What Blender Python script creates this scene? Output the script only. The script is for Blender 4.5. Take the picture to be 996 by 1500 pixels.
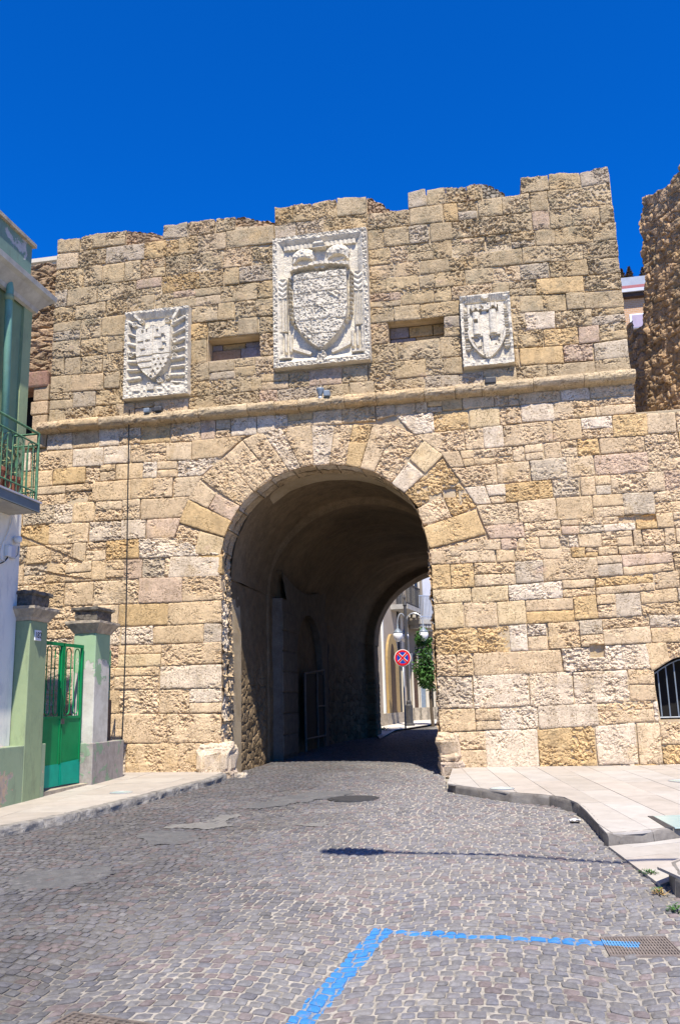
import bpy, bmesh, math, random
import numpy as np
from mathutils import Vector, Matrix, geometry

for o in list(bpy.data.objects): bpy.data.objects.remove(o)
sc = bpy.context.scene
COL = sc.collection

# ------------------------------------------------------------------ camera
FPX = 1270.0
PITCH, ROLL, YAW = 0.21521377, -0.02594182, 0.18367885
CAM = np.array([0.0, -15.242, 1.25])
def _rot():
    cy, sy = math.cos(YAW), math.sin(YAW)
    fwd = np.array([-sy, cy, 0]); right = np.array([cy, sy, 0]); up = np.array([0, 0, 1.])
    f2 = fwd*math.cos(PITCH)+up*math.sin(PITCH); u2 = up*math.cos(PITCH)-fwd*math.sin(PITCH)
    r3 = right*math.cos(ROLL)+u2*math.sin(ROLL); u3 = u2*math.cos(ROLL)-right*math.sin(ROLL)
    return r3, u3, f2
R3, U3, F3 = _rot()
cd = bpy.data.cameras.new('camera'); cam = bpy.data.objects.new('camera', cd); COL.objects.link(cam)
m = Matrix.Identity(4)
for i in range(3):
    m[i][0] = R3[i]; m[i][1] = U3[i]; m[i][2] = -F3[i]; m[i][3] = CAM[i]
cam.matrix_world = m
cd.sensor_fit = 'VERTICAL'; cd.sensor_height = 24; cd.lens = FPX/1500*24
cd.clip_start = 0.05; cd.clip_end = 3000
sc.camera = cam
sc.render.resolution_x = 679; sc.render.resolution_y = 1024

# ------------------------------------------------------------------ sun, sky, exposure
SUN = Vector((0.17, -0.58, 1.0)).normalized()
el = math.asin(SUN.z); az = math.atan2(SUN.x, SUN.y)
w = bpy.data.worlds.new('World'); sc.world = w; w.use_nodes = True
nt = w.node_tree; nt.nodes.clear()
sky = nt.nodes.new('ShaderNodeTexSky'); sky.sky_type = 'NISHITA'; sky.sun_disc = False
sky.sun_elevation = el; sky.sun_rotation = az; sky.altitude = 600
sky.air_density = 1.0; sky.dust_density = 0.0; sky.ozone_density = 6.0
# the photograph's sky is the deep polarised blue of a dry summer noon
gam = nt.nodes.new('ShaderNodeMix'); gam.data_type = 'RGBA'; gam.blend_type = 'MULTIPLY'
gam.inputs[0].default_value = 1.0
gam.inputs[7].default_value = (0.012, 0.63, 1.50, 1)
bg = nt.nodes.new('ShaderNodeBackground'); bg.inputs[1].default_value = 0.088
wo = nt.nodes.new('ShaderNodeOutputWorld')
nt.links.new(sky.outputs[0], gam.inputs[6]); nt.links.new(gam.outputs[2], bg.inputs[0]); nt.links.new(bg.outputs[0], wo.inputs[0])
ld = bpy.data.lights.new('sun', 'SUN'); ld.energy = 5.0; ld.angle = math.radians(0.5); ld.color = (1.0, 0.93, 0.81)
lo = bpy.data.objects.new('sun', ld); COL.objects.link(lo); lo.rotation_euler = SUN.to_track_quat('Z', 'Y').to_euler()
lo.location = (0, -20, 40)
sc.view_settings.view_transform = 'Standard'; sc.view_settings.look = 'None'
sc.view_settings.exposure = 0.75; sc.view_settings.gamma = 1
sc.render.engine = 'CYCLES'

rng = random.Random(7)
nr = np.random.default_rng(11)

# ------------------------------------------------------------------ pixel -> place helpers
SL = 0.35/15.242
def ray(px, py): return R3*(px-498)/FPX - U3*(py-750)/FPX + F3
def wallp(px, py, Y=0.0):
    d = ray(px, py); t = (Y-CAM[1])/d[1]; P = CAM+d*t; return np.array([P[0], P[2]])
def atx(px, py, X):
    d = ray(px, py); t = (X-CAM[0])/d[0]; return CAM+d*t
def ground(px, py, dz=0.0, k=SL):
    d = ray(px, py); t = (k*CAM[1]+dz-CAM[2])/(d[2]-k*d[1]); P = CAM+d*t; return np.array([P[0], P[1]])
def gz(Y):
    Y = np.asarray(Y, float)
    return np.where(Y < 0, np.maximum(SL*Y, -0.42), np.minimum(0.012*Y, 0.40))

# ------------------------------------------------------------------ numpy noise
def _h(ix, iy, iz, seed):
    n = (ix.astype(np.int64)*374761393 + iy.astype(np.int64)*668265263 + iz.astype(np.int64)*1274126177 + seed*982451653) & 0xFFFFFFFF
    n = ((n ^ (n >> 13))*1274126177) & 0xFFFFFFFF
    n = ((n ^ (n >> 16))*2246822519) & 0xFFFFFFFF
    return ((n ^ (n >> 15)) & 0xFFFFFF)/float(0xFFFFFF)
def vn(x, y, z, seed=0):
    x, y, z = np.broadcast_arrays(np.asarray(x, float), np.asarray(y, float), np.asarray(z, float))
    ix, iy, iz = np.floor(x), np.floor(y), np.floor(z)
    fx, fy, fz = x-ix, y-iy, z-iz
    fx = fx*fx*(3-2*fx); fy = fy*fy*(3-2*fy); fz = fz*fz*(3-2*fz)
    r = 0
    for a in (0, 1):
        for b in (0, 1):
            for c in (0, 1):
                r = r + _h(ix+a, iy+b, iz+c, seed)*(fx if a else 1-fx)*(fy if b else 1-fy)*(fz if c else 1-fz)
    return r*2-1
def fbm(x, y, z, seed=0, o=3):
    r = 0; a = 1; f = 1
    for i in range(o): r = r+a*vn(x*f, y*f, z*f, seed+i*17); a *= .5; f *= 2.1
    return r
def pits(x, z, scale, seed, dens):
    X = x*scale; Z = z*scale*1.25
    ix, iz = np.floor(X), np.floor(Z); v = np.zeros_like(X)
    for a in (-1, 0, 1):
        for b in (-1, 0, 1):
            cx, cz = ix+a, iz+b
            p = _h(cx, cz, cx*0, seed); q = _h(cx, cz, cx*0, seed+1); r = .25+.45*_h(cx, cz, cx*0, seed+2)
            on = _h(cx, cz, cx*0, seed+3) < dens
            d2 = ((X-cx-p)**2+(Z-cz-q)**2)/(r*r)
            v = np.where(on, np.maximum(v, np.clip(1-d2, 0, 1)), v)
    return v
def lumps(x, z, scale, seed):
    X = x*scale; Z = z*scale*1.35
    ix, iz = np.floor(X), np.floor(Z); f1 = np.full(X.shape, 9.); f2 = np.full(X.shape, 9.); idv = np.zeros(X.shape)
    for a in (-1, 0, 1):
        for b in (-1, 0, 1):
            cx, cz = ix+a, iz+b
            p = _h(cx, cz, cx*0, seed); q = _h(cx, cz, cx*0, seed+1)
            d = np.hypot(X-cx-p, Z-cz-q)
            nw = d < f1
            f2 = np.where(nw, f1, np.minimum(f2, d)); idv = np.where(nw, _h(cx, cz, cx*0, seed+5), idv); f1 = np.where(nw, d, f1)
    e = np.clip((f2-f1)/.35, 0, 1)
    return e*(2-e), idv

# ------------------------------------------------------------------ object helpers
MATS = {}
def link(name, me, parent=None, mat=None, kind=None, loc=None):
    o = bpy.data.objects.new(name, me); COL.objects.link(o)
    if mat is not None and me is not None:
        me.materials.clear(); me.materials.append(mat)
    if loc is not None: o.location = loc
    if parent is not None:
        o.parent = parent; o.matrix_parent_inverse = Matrix.Translation(-parent_world(parent))
    if kind: o['kind'] = kind
    return o
def parent_world(p):
    v = Vector(p.location)
    while p.parent is not None:
        # every parent here is unrotated and keeps world coordinates through its inverse
        return v
    return v
def mesh(name, V, F, parent=None, mat=None, tint=None, smooth=False, kind=None, centre=True):
    V = np.asarray(V, float).reshape(-1, 3)
    c = V.mean(0) if centre else np.zeros(3)
    me = bpy.data.meshes.new(name)
    F = F.tolist() if isinstance(F, np.ndarray) else [list(f) for f in F]
    me.from_pydata((V-c).tolist(), [], F)
    if tint is not None:
        t = np.asarray(tint, float)
        if t.ndim == 1: t = np.tile(t, (len(V), 1))
        if t.shape[1] == 3: t = np.hstack([t, np.ones((len(t), 1))])
        at = me.color_attributes.new('tint', 'FLOAT_COLOR', 'POINT'); at.data.foreach_set('color', t.ravel())
    if smooth: me.polygons.foreach_set('use_smooth', [True]*len(me.polygons))
    me.update()
    return link(name, me, parent, mat, kind, loc=tuple(c))
def empty(name, loc):
    o = bpy.data.objects.new(name, None); COL.objects.link(o); o.location = loc; o.empty_display_size = .2
    return o
def tag(o, label, cat, group=None, kind=None):
    o['label'] = label; o['category'] = cat
    if group: o['group'] = group
    if kind: o['kind'] = kind
    return o
def thing(name, loc, label, cat, group=None): return tag(empty(name, loc), label, cat, group)
def structure(o): o['kind'] = 'structure'; return o
def quads_grid(nu, nv, off=0, flip=False):
    i = np.arange(nu-1)[:, None]; j = np.arange(nv-1)[None, :]
    a = (i*nv+j).ravel()+off; b = ((i+1)*nv+j).ravel()+off
    q = np.stack([a, b, b+1, a+1], 1)
    return q[:, ::-1] if flip else q
class G:
    """collects boxes, tubes and lathes into one mesh"""
    def __init__(s): s.V = []; s.F = []
    def add(s, V, F):
        o = len(s.V); s.V += [tuple(map(float, v)) for v in V]; s.F += [[i+o for i in f] for f in F]; return s
    def box(s, x0, x1, y0, y1, z0, z1, top=None):
        t = top or (0, 0)
        return s.add([(x0, y0, z0), (x1, y0, z0), (x1, y1, z0), (x0, y1, z0), (x0-t[0], y0-t[1], z1), (x1+t[0], y0-t[1], z1), (x1+t[0], y1+t[1], z1), (x0-t[0], y1+t[1], z1)],
                     [(3, 2, 1, 0), (4, 5, 6, 7), (0, 1, 5, 4), (1, 2, 6, 5), (2, 3, 7, 6), (3, 0, 4, 7)])
    def tube(s, pts, r, n=8, cap=True):
        pts = [Vector(p) for p in pts]; rs = r if isinstance(r, (list, tuple)) else [r]*len(pts)
        o = len(s.V); V = []; up = None
        for i, p in enumerate(pts):
            a = pts[max(0, i-1)]; b = pts[min(len(pts)-1, i+1)]; d = (b-a).normalized()
            if up is None:
                up = Vector((0, 0, 1)) if abs(d.z) < .9 else Vector((1, 0, 0))
            sd = d.cross(up).normalized(); up = sd.cross(d).normalized()
            for k in range(n):
                t = 2*math.pi*k/n; V.append(p+(sd*math.cos(t)+up*math.sin(t))*rs[i])
        F = []
        for i in range(len(pts)-1):
            for k in range(n): F.append((i*n+k, i*n+(k+1) % n, (i+1)*n+(k+1) % n, (i+1)*n+k))
        if cap: F.append(tuple(range(n))[::-1]); F.append(tuple((len(pts)-1)*n+k for k in range(n)))
        return s.add(V, F)
    def lathe(s, c, prof, n=16, sq=False):
        V = []; F = []
        for (r, z) in prof:
            for k in range(n):
                t = 2*math.pi*k/n; V.append((c[0]+r*math.cos(t), c[1]+r*math.sin(t), c[2]+z))
        for i in range(len(prof)-1):
            for k in range(n): F.append((i*n+k, i*n+(k+1) % n, (i+1)*n+(k+1) % n, (i+1)*n+k))
        F.append(tuple(range(n))[::-1]); F.append(tuple((len(prof)-1)*n+k for k in range(n)))
        return s.add(V, F)
    def prism(s, poly, z0, z1):
        n = len(poly)
        V = [(x, y, z0(x, y) if callable(z0) else z0) for x, y in poly]+[(x, y, z1(x, y) if callable(z1) else z1) for x, y in poly]
        F = [tuple(range(n))[::-1], tuple(range(n, 2*n))]+[(i, (i+1) % n, n+(i+1) % n, n+i) for i in range(n)]
        return s.add(V, F)
    def out(s, name, parent=None, mat=None, smooth=False, tint=None, kind=None, bevel=0):
        o = mesh(name, s.V, s.F, parent, mat, tint, smooth, kind)
        if bevel:
            b = o.modifiers.new('bevel', 'BEVEL'); b.width = bevel; b.segments = 2; b.limit_method = 'ANGLE'
        return o
def area(p): return .5*sum(p[i][0]*p[(i+1) % len(p)][1]-p[(i+1) % len(p)][0]*p[i][1] for i in range(len(p)))
def ccw(p): return p if area(p) > 0 else p[::-1]
def inside(p, poly):
    x, y = p; c = False; n = len(poly)
    for i in range(n):
        x1, y1 = poly[i]; x2, y2 = poly[(i+1) % n]
        if (y1 > y) != (y2 > y) and x < (x2-x1)*(y-y1)/(y2-y1)+x1: c = not c
    return c
def inside_v(x, y, poly):
    c = np.zeros(x.shape, bool); n = len(poly)
    for i in range(n):
        x1, y1 = poly[i]; x2, y2 = poly[(i+1) % n]
        if y1 == y2: continue
        c ^= ((y1 > y) != (y2 > y)) & (x < (x2-x1)*(y-y1)/(y2-y1)+x1)
    return c
def clip(subj, conv):
    conv = ccw(conv); out = list(subj)
    for i in range(len(conv)):
        a = conv[i]; b = conv[(i+1) % len(conv)]; inp = out; out = []
        if not inp: return []
        def sd(p): return (b[0]-a[0])*(p[1]-a[1])-(b[1]-a[1])*(p[0]-a[0])
        for j in range(len(inp)):
            p = inp[j]; q = inp[(j+1) % len(inp)]; dp, dq = sd(p), sd(q)
            if dp >= 0: out.append(p)
            if (dp >= 0) != (dq >= 0):
                t = dp/(dp-dq); out.append((p[0]+(q[0]-p[0])*t, p[1]+(q[1]-p[1])*t))
    return out

# ------------------------------------------------------------------ materials
class N:
    def __init__(s, name, rough=.9, spec=.25):
        s.m = bpy.data.materials.new(name); s.m.use_nodes = True; s.t = s.m.node_tree; s.b = s.t.nodes['Principled BSDF']
        s.b.inputs['Roughness'].default_value = rough; s.b.inputs['Specular IOR Level'].default_value = spec
        s.geo = s.t.nodes.new('ShaderNodeNewGeometry')
    def n(s, typ, **k):
        x = s.t.nodes.new(typ)
        for a, v in k.items(): setattr(x, a, v)
        return x
    def l(s, a, b): s.t.links.new(a, b)
    def pos(s, sx=1, sy=1, sz=1):
        x = s.n('ShaderNodeVectorMath', operation='MULTIPLY'); s.l(s.geo.outputs['Position'], x.inputs[0]); x.inputs[1].default_value = (sx, sy, sz); return x.outputs[0]
    def noise(s, scale, detail=4, rough=.6, vec=None, dist=0):
        x = s.n('ShaderNodeTexNoise'); x.inputs['Scale'].default_value = scale; x.inputs['Detail'].default_value = detail
        x.inputs['Roughness'].default_value = rough; x.inputs['Distortion'].default_value = dist
        s.l(vec if vec is not None else s.geo.outputs['Position'], x.inputs['Vector']); return x.outputs['Fac']
    def voro(s, scale, vec=None, feature='F1'):
        x = s.n('ShaderNodeTexVoronoi', feature=feature); x.inputs['Scale'].default_value = scale
        s.l(vec if vec is not None else s.geo.outputs['Position'], x.inputs['Vector']); return x.outputs['Distance']
    def ramp(s, fac, a, b, lo=0., hi=1.):
        x = s.n('ShaderNodeMapRange'); s.l(fac, x.inputs[0]); x.inputs[1].default_value = a; x.inputs[2].default_value = b
        x.inputs[3].default_value = lo; x.inputs[4].default_value = hi; return x.outputs[0]
    def math(s, op, a, b=None, clampv=False):
        x = s.n('ShaderNodeMath', operation=op); x.use_clamp = clampv
        for i, v in enumerate((a, b)):
            if v is None: continue
            if isinstance(v, (int, float)): x.inputs[i].default_value = v
            else: s.l(v, x.inputs[i])
        return x.outputs[0]
    def mix(s, fac, a, b, mode='MIX'):
        x = s.n('ShaderNodeMix', data_type='RGBA', blend_type=mode)
        for i, v in ((0, fac), (6, a), (7, b)):
            if isinstance(v, (int, float)): x.inputs[i].default_value = v
            elif isinstance(v, tuple): x.inputs[i].default_value = (*v, 1) if len(v) == 3 else v
            else: s.l(v, x.inputs[i])
        return x.outputs[2]
    def val(s, v):
        """grey colour from a value"""
        x = s.n('ShaderNodeCombineColor')
        for i in range(3): s.l(v, x.inputs[i])
        return x.outputs[0]
    def attr(s, name='tint'):
        x = s.n('ShaderNodeAttribute', attribute_name=name); return x.outputs['Color']
    def sep(s):
        x = s.n('ShaderNodeSeparateXYZ'); s.l(s.geo.outputs['Position'], x.inputs[0]); return x.outputs
    def col(s, c):
        if isinstance(c, tuple): s.b.inputs['Base Color'].default_value = (*c, 1)
        else: s.l(c, s.b.inputs['Base Color'])
    def bump(s, h, strength=.5, dist=.01, prev=None):
        x = s.n('ShaderNodeBump'); x.inputs['Strength'].default_value = strength; x.inputs['Distance'].default_value = dist
        s.l(h, x.inputs['Height'])
        if prev is not None: s.l(prev, x.inputs['Normal'])
        s.l(x.outputs[0], s.b.inputs['Normal']); return x.outputs[0]

def m_stone():
    s = N('carparo_stone', .95, .1)
    t = s.attr()
    t = s.mix(1, t, (1.0, 1.01, 1.10), 'MULTIPLY')
    c = s.mix(1, t, s.val(s.ramp(s.noise(3.2, 5, .65), .3, .72, .80, 1.16)), 'MULTIPLY')
    c = s.mix(1, c, s.val(s.ramp(s.noise(26, 4, .7), .3, .7, .80, 1.16)), 'MULTIPLY')
    # iron-ochre staining, grey lichen high up, pale salt bloom low down, pinkish patches
    c = s.mix(s.ramp(s.noise(1.7, 4, .7), .54, .74, 0, .55), c, (.55, .37, .17))
    z = s.sep()[2]
    c = s.mix(s.math('MULTIPLY', s.ramp(s.noise(2.6, 6, .75), .50, .68), s.ramp(z, 5.5, 9.0, .04, .78)), c, (.215, .185, .12))
    c = s.mix(s.math('MULTIPLY', s.ramp(s.noise(4.1, 5, .7), .58, .72), s.ramp(z, 5, 8.5, .45, .10)), c, (.66, .545, .34))
    c = s.mix(s.math('MULTIPLY', s.ramp(s.noise(2.2, 2, .5, s.pos(1, 1, 1.7)), .67, .75), .3), c, (.46, .30, .23))
    c = s.mix(s.math('MULTIPLY', s.ramp(s.noise(2.4, 4, .6, s.pos(1, 1, .16)), .52, .72), .38), c, (.25, .185, .11))
    clus = s.ramp(s.noise(3.6, 4, .65), .38, .58, .12, 1)
    n1 = s.noise(44, 3, .55, s.pos(1, 1, 1.25), .3); n2 = s.noise(19, 3, .6, s.pos(1, 1, 1.3), .5)
    m1 = s.math('MULTIPLY', s.ramp(n1, .43, .37), clus); m2 = s.math('MULTIPLY', s.ramp(n2, .385, .34), clus)
    pore = s.math('MAXIMUM', m1, m2)
    c = s.mix(s.math('MULTIPLY', pore, .72), c, (.20, .135, .06))
    s.col(c)
    p = s.bump(s.noise(70, 4, .7), .35, .006)
    s.bump(s.math('SUBTRACT', 1.0, pore), .8, .014, p)
    return s.m
def m_mortar():
    s = N('lime_mortar', .95, .1)
    c = s.mix(s.ramp(s.noise(1.4, 4, .7), .4, .62), (.58, .46, .29), (.44, .33, .19))
    c = s.mix(s.ramp(s.noise(30, 3, .6), .4, .7, 0, .5), c, (.52, .43, .35))
    s.col(c); s.bump(s.noise(40, 5, .8), 1, .02); return s.m
def m_marble():
    s = N('weathered_marble', .8, .2)
    c = s.mix(s.ramp(s.noise(7, 6, .75), .46, .70), (.66, .59, .46), (.44, .385, .295))
    c = s.mix(s.ramp(s.noise(45, 4, .8), .50, .64, 0, .75), c, (.27, .25, .22))
    c = s.mix(s.math('MULTIPLY', s.ramp(s.noise(5, 5, .7, s.pos(1, 1, .22)), .50, .66), .5), c, (.30, .275, .235))
    c = s.mix(s.ramp(s.noise(3, 3, .6), .6, .8, 0, .5), c, (.66, .56, .42))
    s.col(c); s.bump(s.noise(90, 4, .7), .4, .004); return s.m
def m_plain(name, c, c2=None, sc_=6, rough=.85, bump=.3, bs=40, spec=.25, dist=.005, metal=0, thr=(.35, .7)):
    s = N(name, rough, spec)
    s.col(s.mix(s.ramp(s.noise(sc_, 5, .65), *thr), c, c2) if c2 else c)
    if bump: s.bump(s.noise(bs, 5, .7), bump, dist)
    s.b.inputs['Metallic'].default_value = metal
    return s.m
def m_peel(name, base, base2, under, thr=.6, under2=None, sc_=1.8, grime=(.1, .1, .08)):
    s = N(name, .9, .2)
    c = s.mix(s.ramp(s.noise(2.2, 5, .7), .35, .7), base, base2)
    nz = s.noise(sc_, 7, .62, dist=.4)
    u = s.mix(s.ramp(s.noise(9, 4, .7), .4, .65), under, under2 or tuple(x*.7 for x in under))
    msk = s.ramp(nz, thr, thr+.012)
    c = s.mix(msk, c, u)
    c = s.mix(s.math('MULTIPLY', s.ramp(s.noise(5, 6, .8, s.pos(1, 1, .3)), .5, .75), .55), c, grime)
    s.col(c); p = s.bump(s.noise(35, 5, .7), .35, .006)
    s.bump(s.math('SUBTRACT', 1.0, msk), .6, .006, p); return s.m
def blue_mask(s):
    """painted parking line, world coordinates: two strokes meeting at a corner"""
    xyz = s.sep()
    x = s.math('ADD', xyz[0], s.ramp(s.noise(9, 3, .6), 0, 1, -.035, .035)); y = s.math('ADD', xyz[1], s.ramp(s.noise(8, 3, .6), 0, 1, -.03, .03))
    def stroke(p, q, hw, e0=.0, e1=.0):
        dx, dy = q[0]-p[0], q[1]-p[1]; L = math.hypot(dx, dy); dx /= L; dy /= L
        rx = s.math('SUBTRACT', x, p[0]); ry = s.math('SUBTRACT', y, p[1])
        al = s.math('ADD', s.math('MULTIPLY', rx, dx), s.math('MULTIPLY', ry, dy))
        ac = s.math('ABSOLUTE', s.math('SUBTRACT', s.math('MULTIPLY', rx, dy), s.math('MULTIPLY', ry, dx)))
        a = s.math('LESS_THAN', ac, hw); b = s.math('GREATER_THAN', al, -e0); c = s.math('LESS_THAN', al, L+e1)
        return s.math('MULTIPLY', s.math('MULTIPLY', a, b), c)
    A = ground(558, 1365); B = ground(935, 1385); C = ground(440, 1500)
    C = A+(C-A)*1.7
    m1 = stroke(A, B, .052, .03, 0); m2 = stroke(A, C, .064, .02, 0)
    mk = s.math('MAXIMUM', m1, m2)
    wear = s.ramp(s.noise(22, 5, .75), .32, .46, .30, 1)
    return s.math('MULTIPLY', mk, wear)
def m_cobble():
    s = N('porphyry_cobble', .62, .35)
    c = s.mix(1, s.attr(), s.val(s.ramp(s.noise(28, 5, .7), .3, .7, .72, 1.3)), 'MULTIPLY')
    c = s.mix(s.ramp(s.noise(110, 3, .7), .62, .75, 0, .45), c, (.33, .31, .28))
    c = s.mix(s.ramp(s.noise(1.1, 4, .6), .5, .68, 0, .30), c, (.20, .18, .16))
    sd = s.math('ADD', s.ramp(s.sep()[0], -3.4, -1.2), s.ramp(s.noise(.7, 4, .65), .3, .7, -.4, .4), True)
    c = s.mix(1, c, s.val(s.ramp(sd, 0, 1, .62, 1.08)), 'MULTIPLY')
    c = s.mix(blue_mask(s), c, (.035, .185, .44))
    s.col(c); s.l(s.ramp(s.noise(30, 3, .6), .3, .7, .5, .8), s.b.inputs['Roughness'])
    s.bump(s.noise(70, 5, .8), .6, .006); return s.m
def m_joint():
    s = N('cobble_joint_sand', .95, .1)
    xyz = s.sep()
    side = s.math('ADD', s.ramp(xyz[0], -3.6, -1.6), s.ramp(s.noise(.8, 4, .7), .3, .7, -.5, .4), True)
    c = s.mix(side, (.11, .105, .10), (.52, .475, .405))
    c = s.mix(s.ramp(s.noise(14, 5, .8), .42, .62, 0, .6), c, (.11, .10, .085))
    c = s.mix(s.math('MULTIPLY', blue_mask(s), .40), c, (.045, .18, .38))
    s.col(c); s.bump(s.noise(60, 5, .8), 1, .015); return s.m
def m_slab():
    s = N('pale_limestone_paving', .75, .25)
    c = s.mix(1, s.attr(), s.val(s.ramp(s.noise(4, 5, .65), .3, .7, .88, 1.08)), 'MULTIPLY')
    c = s.mix(s.ramp(s.noise(55, 4, .75), .62, .74, 0, .45), c, (.24, .21, .18))
    c = s.mix(s.ramp(s.noise(1.3, 5, .7), .50, .72, 0, .5), c, (.29, .255, .21))
    c = s.mix(s.ramp(s.noise(13, 5, .8), .60, .68, 0, .5), c, (.24, .21, .17))
    s.col(c); s.bump(s.noise(50, 5, .7), .3, .004); return s.m
def m_tintplain(name, rough=.9, b=.5, bs=40, lo=.75, hi=1.2, dist=.01):
    s = N(name, rough, .2)
    c = s.mix(1, s.attr(), s.val(s.ramp(s.noise(5, 6, .7), .3, .7, lo, hi)), 'MULTIPLY')
    c = s.mix(1, c, s.val(s.ramp(s.noise(40, 4, .7), .3, .7, .85, 1.12)), 'MULTIPLY')
    s.col(c); s.bump(s.noise(bs, 5, .75), b, dist); return s.m
STONE = m_stone(); MORTAR = m_mortar(); MARBLE = m_marble(); COBBLE = m_cobble(); JOINT = m_joint(); SLAB = m_slab()
TINT = m_tintplain('rough_masonry'); 
KERB = m_plain('worn_kerb_stone', (.30, .28, .25), (.12, .11, .10), 9, .85, .8, 40, dist=.015)
KERBD = m_plain('kerb_side_stone', (.24, .22, .195), (.13, .115, .10), 5, .85, .5, 40, dist=.01)
ASPH = m_plain('asphalt_patch', (.10, .10, .102), (.15, .148, .145), 7, .85, .9, 130, dist=.01)
CEMENT = m_plain('cement_patch', (.20, .192, .18), (.15, .145, .135), 6, .9, .7, 90, dist=.01)
GREEN = m_peel('green_stucco', (.29, .355, .20), (.245, .31, .175), (.45, .44, .42), .70)
GREEN_UP = m_peel('green_stucco_upper', (.21, .29, .17), (.17, .25, .15), (.42, .42, .40), .72)
PEEL = m_peel('peeling_green_stucco', (.25, .32, .20), (.275, .335, .215), (.46, .34, .23), .54, (.28, .26, .25), 2.6)
BARE = m_peel('scuffed_white_plaster', (.52, .52, .53), (.40, .41, .43), (.20, .30, .22), .66, (.3, .27, .24), 3.2)
WHITEW = m_peel('white_stucco', (.80, .76, .66), (.74, .70, .61), (.50, .38, .25), .73, (.4, .3, .2), 1.3, (.3, .3, .33))
DARKCAP = m_plain('blackened_stone', (.19, .17, .14), (.06, .052, .045), 12, .9, .9, 45, dist=.02)
CAPST = m_plain('stained_cap_stone', (.46, .39, .29), (.22, .19, .15), 7, .9, .6, 40, dist=.01)
GATEG = m_plain('green_gate_enamel', (.0, .23, .07), (.0, .18, .055), 4, .6, .15, 30, .2)
GATET = m_plain('turquoise_gate_patch', (.0, .33, .22), (.0, .27, .18), 6, .6, .15, 30, .2)
RAILG = m_plain('old_green_railing_paint', (.10, .24, .13), (.05, .10, .06), 20, .55, .3, 60)
IRON = m_plain('dark_iron', (.06, .06, .065), (.035, .033, .03), 20, .55, .3, 60, .4)
RUST = m_plain('rusty_cast_iron', (.17, .135, .11), (.10, .085, .075), 14, .7, .6, 70, .4)
GREYM = m_plain('grey_painted_metal', (.20, .24, .28), (.13, .16, .19), 10, .45, .1, 60, .5)
GALV = m_plain('galvanised_steel', (.48, .50, .52), (.38, .40, .42), 20, .4, .1, 60, .5, metal=.4)
BLACKW = m_plain('black_cable_rubber', (.03, .03, .03), None, bump=0)
WHITEP = m_plain('white_cable_plastic', (.7, .7, .68), None, bump=0, rough=.5)
TERRA = m_plain('terracotta', (.36, .13, .07), (.27, .10, .06), 9, .85, .3)
DARKW = m_plain('dark_wood_door', (.05, .03, .022), (.09, .055, .035), 9, .6, .4)
BLACK = m_plain('unlit_room', (.008, .008, .008), None, bump=0)
CONC = m_plain('balcony_concrete', (.42, .40, .36), (.30, .29, .27), 4, .9, .4)
CONCG = m_plain('grey_green_slab_edge', (.17, .20, .21), (.12, .15, .155), 5, .9, .4)
BEIGE = m_plain('beige_house_plaster', (.42, .35, .27), (.34, .28, .21), 2, .9, .3)
CREAM = m_plain('cream_house_plaster', (.55, .50, .40), (.47, .42, .33), 2, .9, .3)
GOLDST = m_plain('golden_door_surround', (.40, .28, .12), (.31, .21, .10), 6, .9, .4)
GREYW = m_plain('pale_grey_render', (.55, .56, .60), (.45, .46, .5), 4, .9, .3)
LEAF = m_plain('leaf_green', (.055, .15, .025), (.03, .085, .015), 14, .55, 0, spec=.35)
DRYLEAF = m_plain('dry_weed', (.42, .28, .10), (.30, .20, .08), 14, .8, 0)
BARK = m_plain('bark', (.12, .09, .06), (.07, .055, .04), 14, .9, .6)
GLASSD = m_plain('dark_window_glass', (.03, .035, .045), None, bump=0, rough=.12, spec=.5)
TURQ = m_plain('frosted_green_glass', (.36, .48, .45), (.44, .56, .53), 8, .22, 0, spec=.6)
def m_globe():
    s = N('opal_globe', .25, .5); s.col((.82, .82, .84)); s.b.inputs['Subsurface Weight'].default_value = 0; return s.m
GLOBE = m_globe()
SRED = m_plain('sign_red', (.62, .01, .02), None, bump=0, rough=.4); SBLUE = m_plain('sign_blue', (.01, .05, .42), None, bump=0, rough=.4); SWHITE = m_plain('sign_white', (.75, .75, .75), None, bump=0, rough=.4)
DIRT = m_plain('dusty_ground', (.33, .30, .26), (.25, .23, .2), 2, .95, .5)
TUNNEL = m_tintplain('dark_vault_plaster', .95, .5, 25, .7, 1.25)  # tint lowered until the passage renders dark enough
ROOFG = m_plain('grey_roof_sheet', (.33, .37, .42), (.28, .31, .36), 3, .6, 0)
TILE = m_plain('dark_red_tiles', (.17, .05, .06), (.26, .10, .10), 40, .8, .3)

# ------------------------------------------------------------------ ground, sea of land beyond
ys = [-900, -60, -18.3, -15, -10, -5, 0, 5, 12, 20, 33.4, 60, 300, 1200]
V = []; F = []
for y in ys:
    for x in (-900, -60, -12, 0, 10, 60, 900): V.append((x, y, float(gz(y))-.05))
for i in range(len(ys)-1):
    for j in range(6): F.append((i*7+j, i*7+j+1, (i+1)*7+j+1, (i+1)*7+j))
structure(mesh('ground', V, F, None, DIRT, centre=False))

# ================================================================== THE GATE
GATE = thing('city_gate', (-3.15, 0, 0), 'massive golden stone town gate with round archway, roll moulding and broken merlons', 'city gate')
ARC = np.array([-3.15, 3.60]); RAD = 1.92
def W(p): return tuple(wallp(*p))
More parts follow.
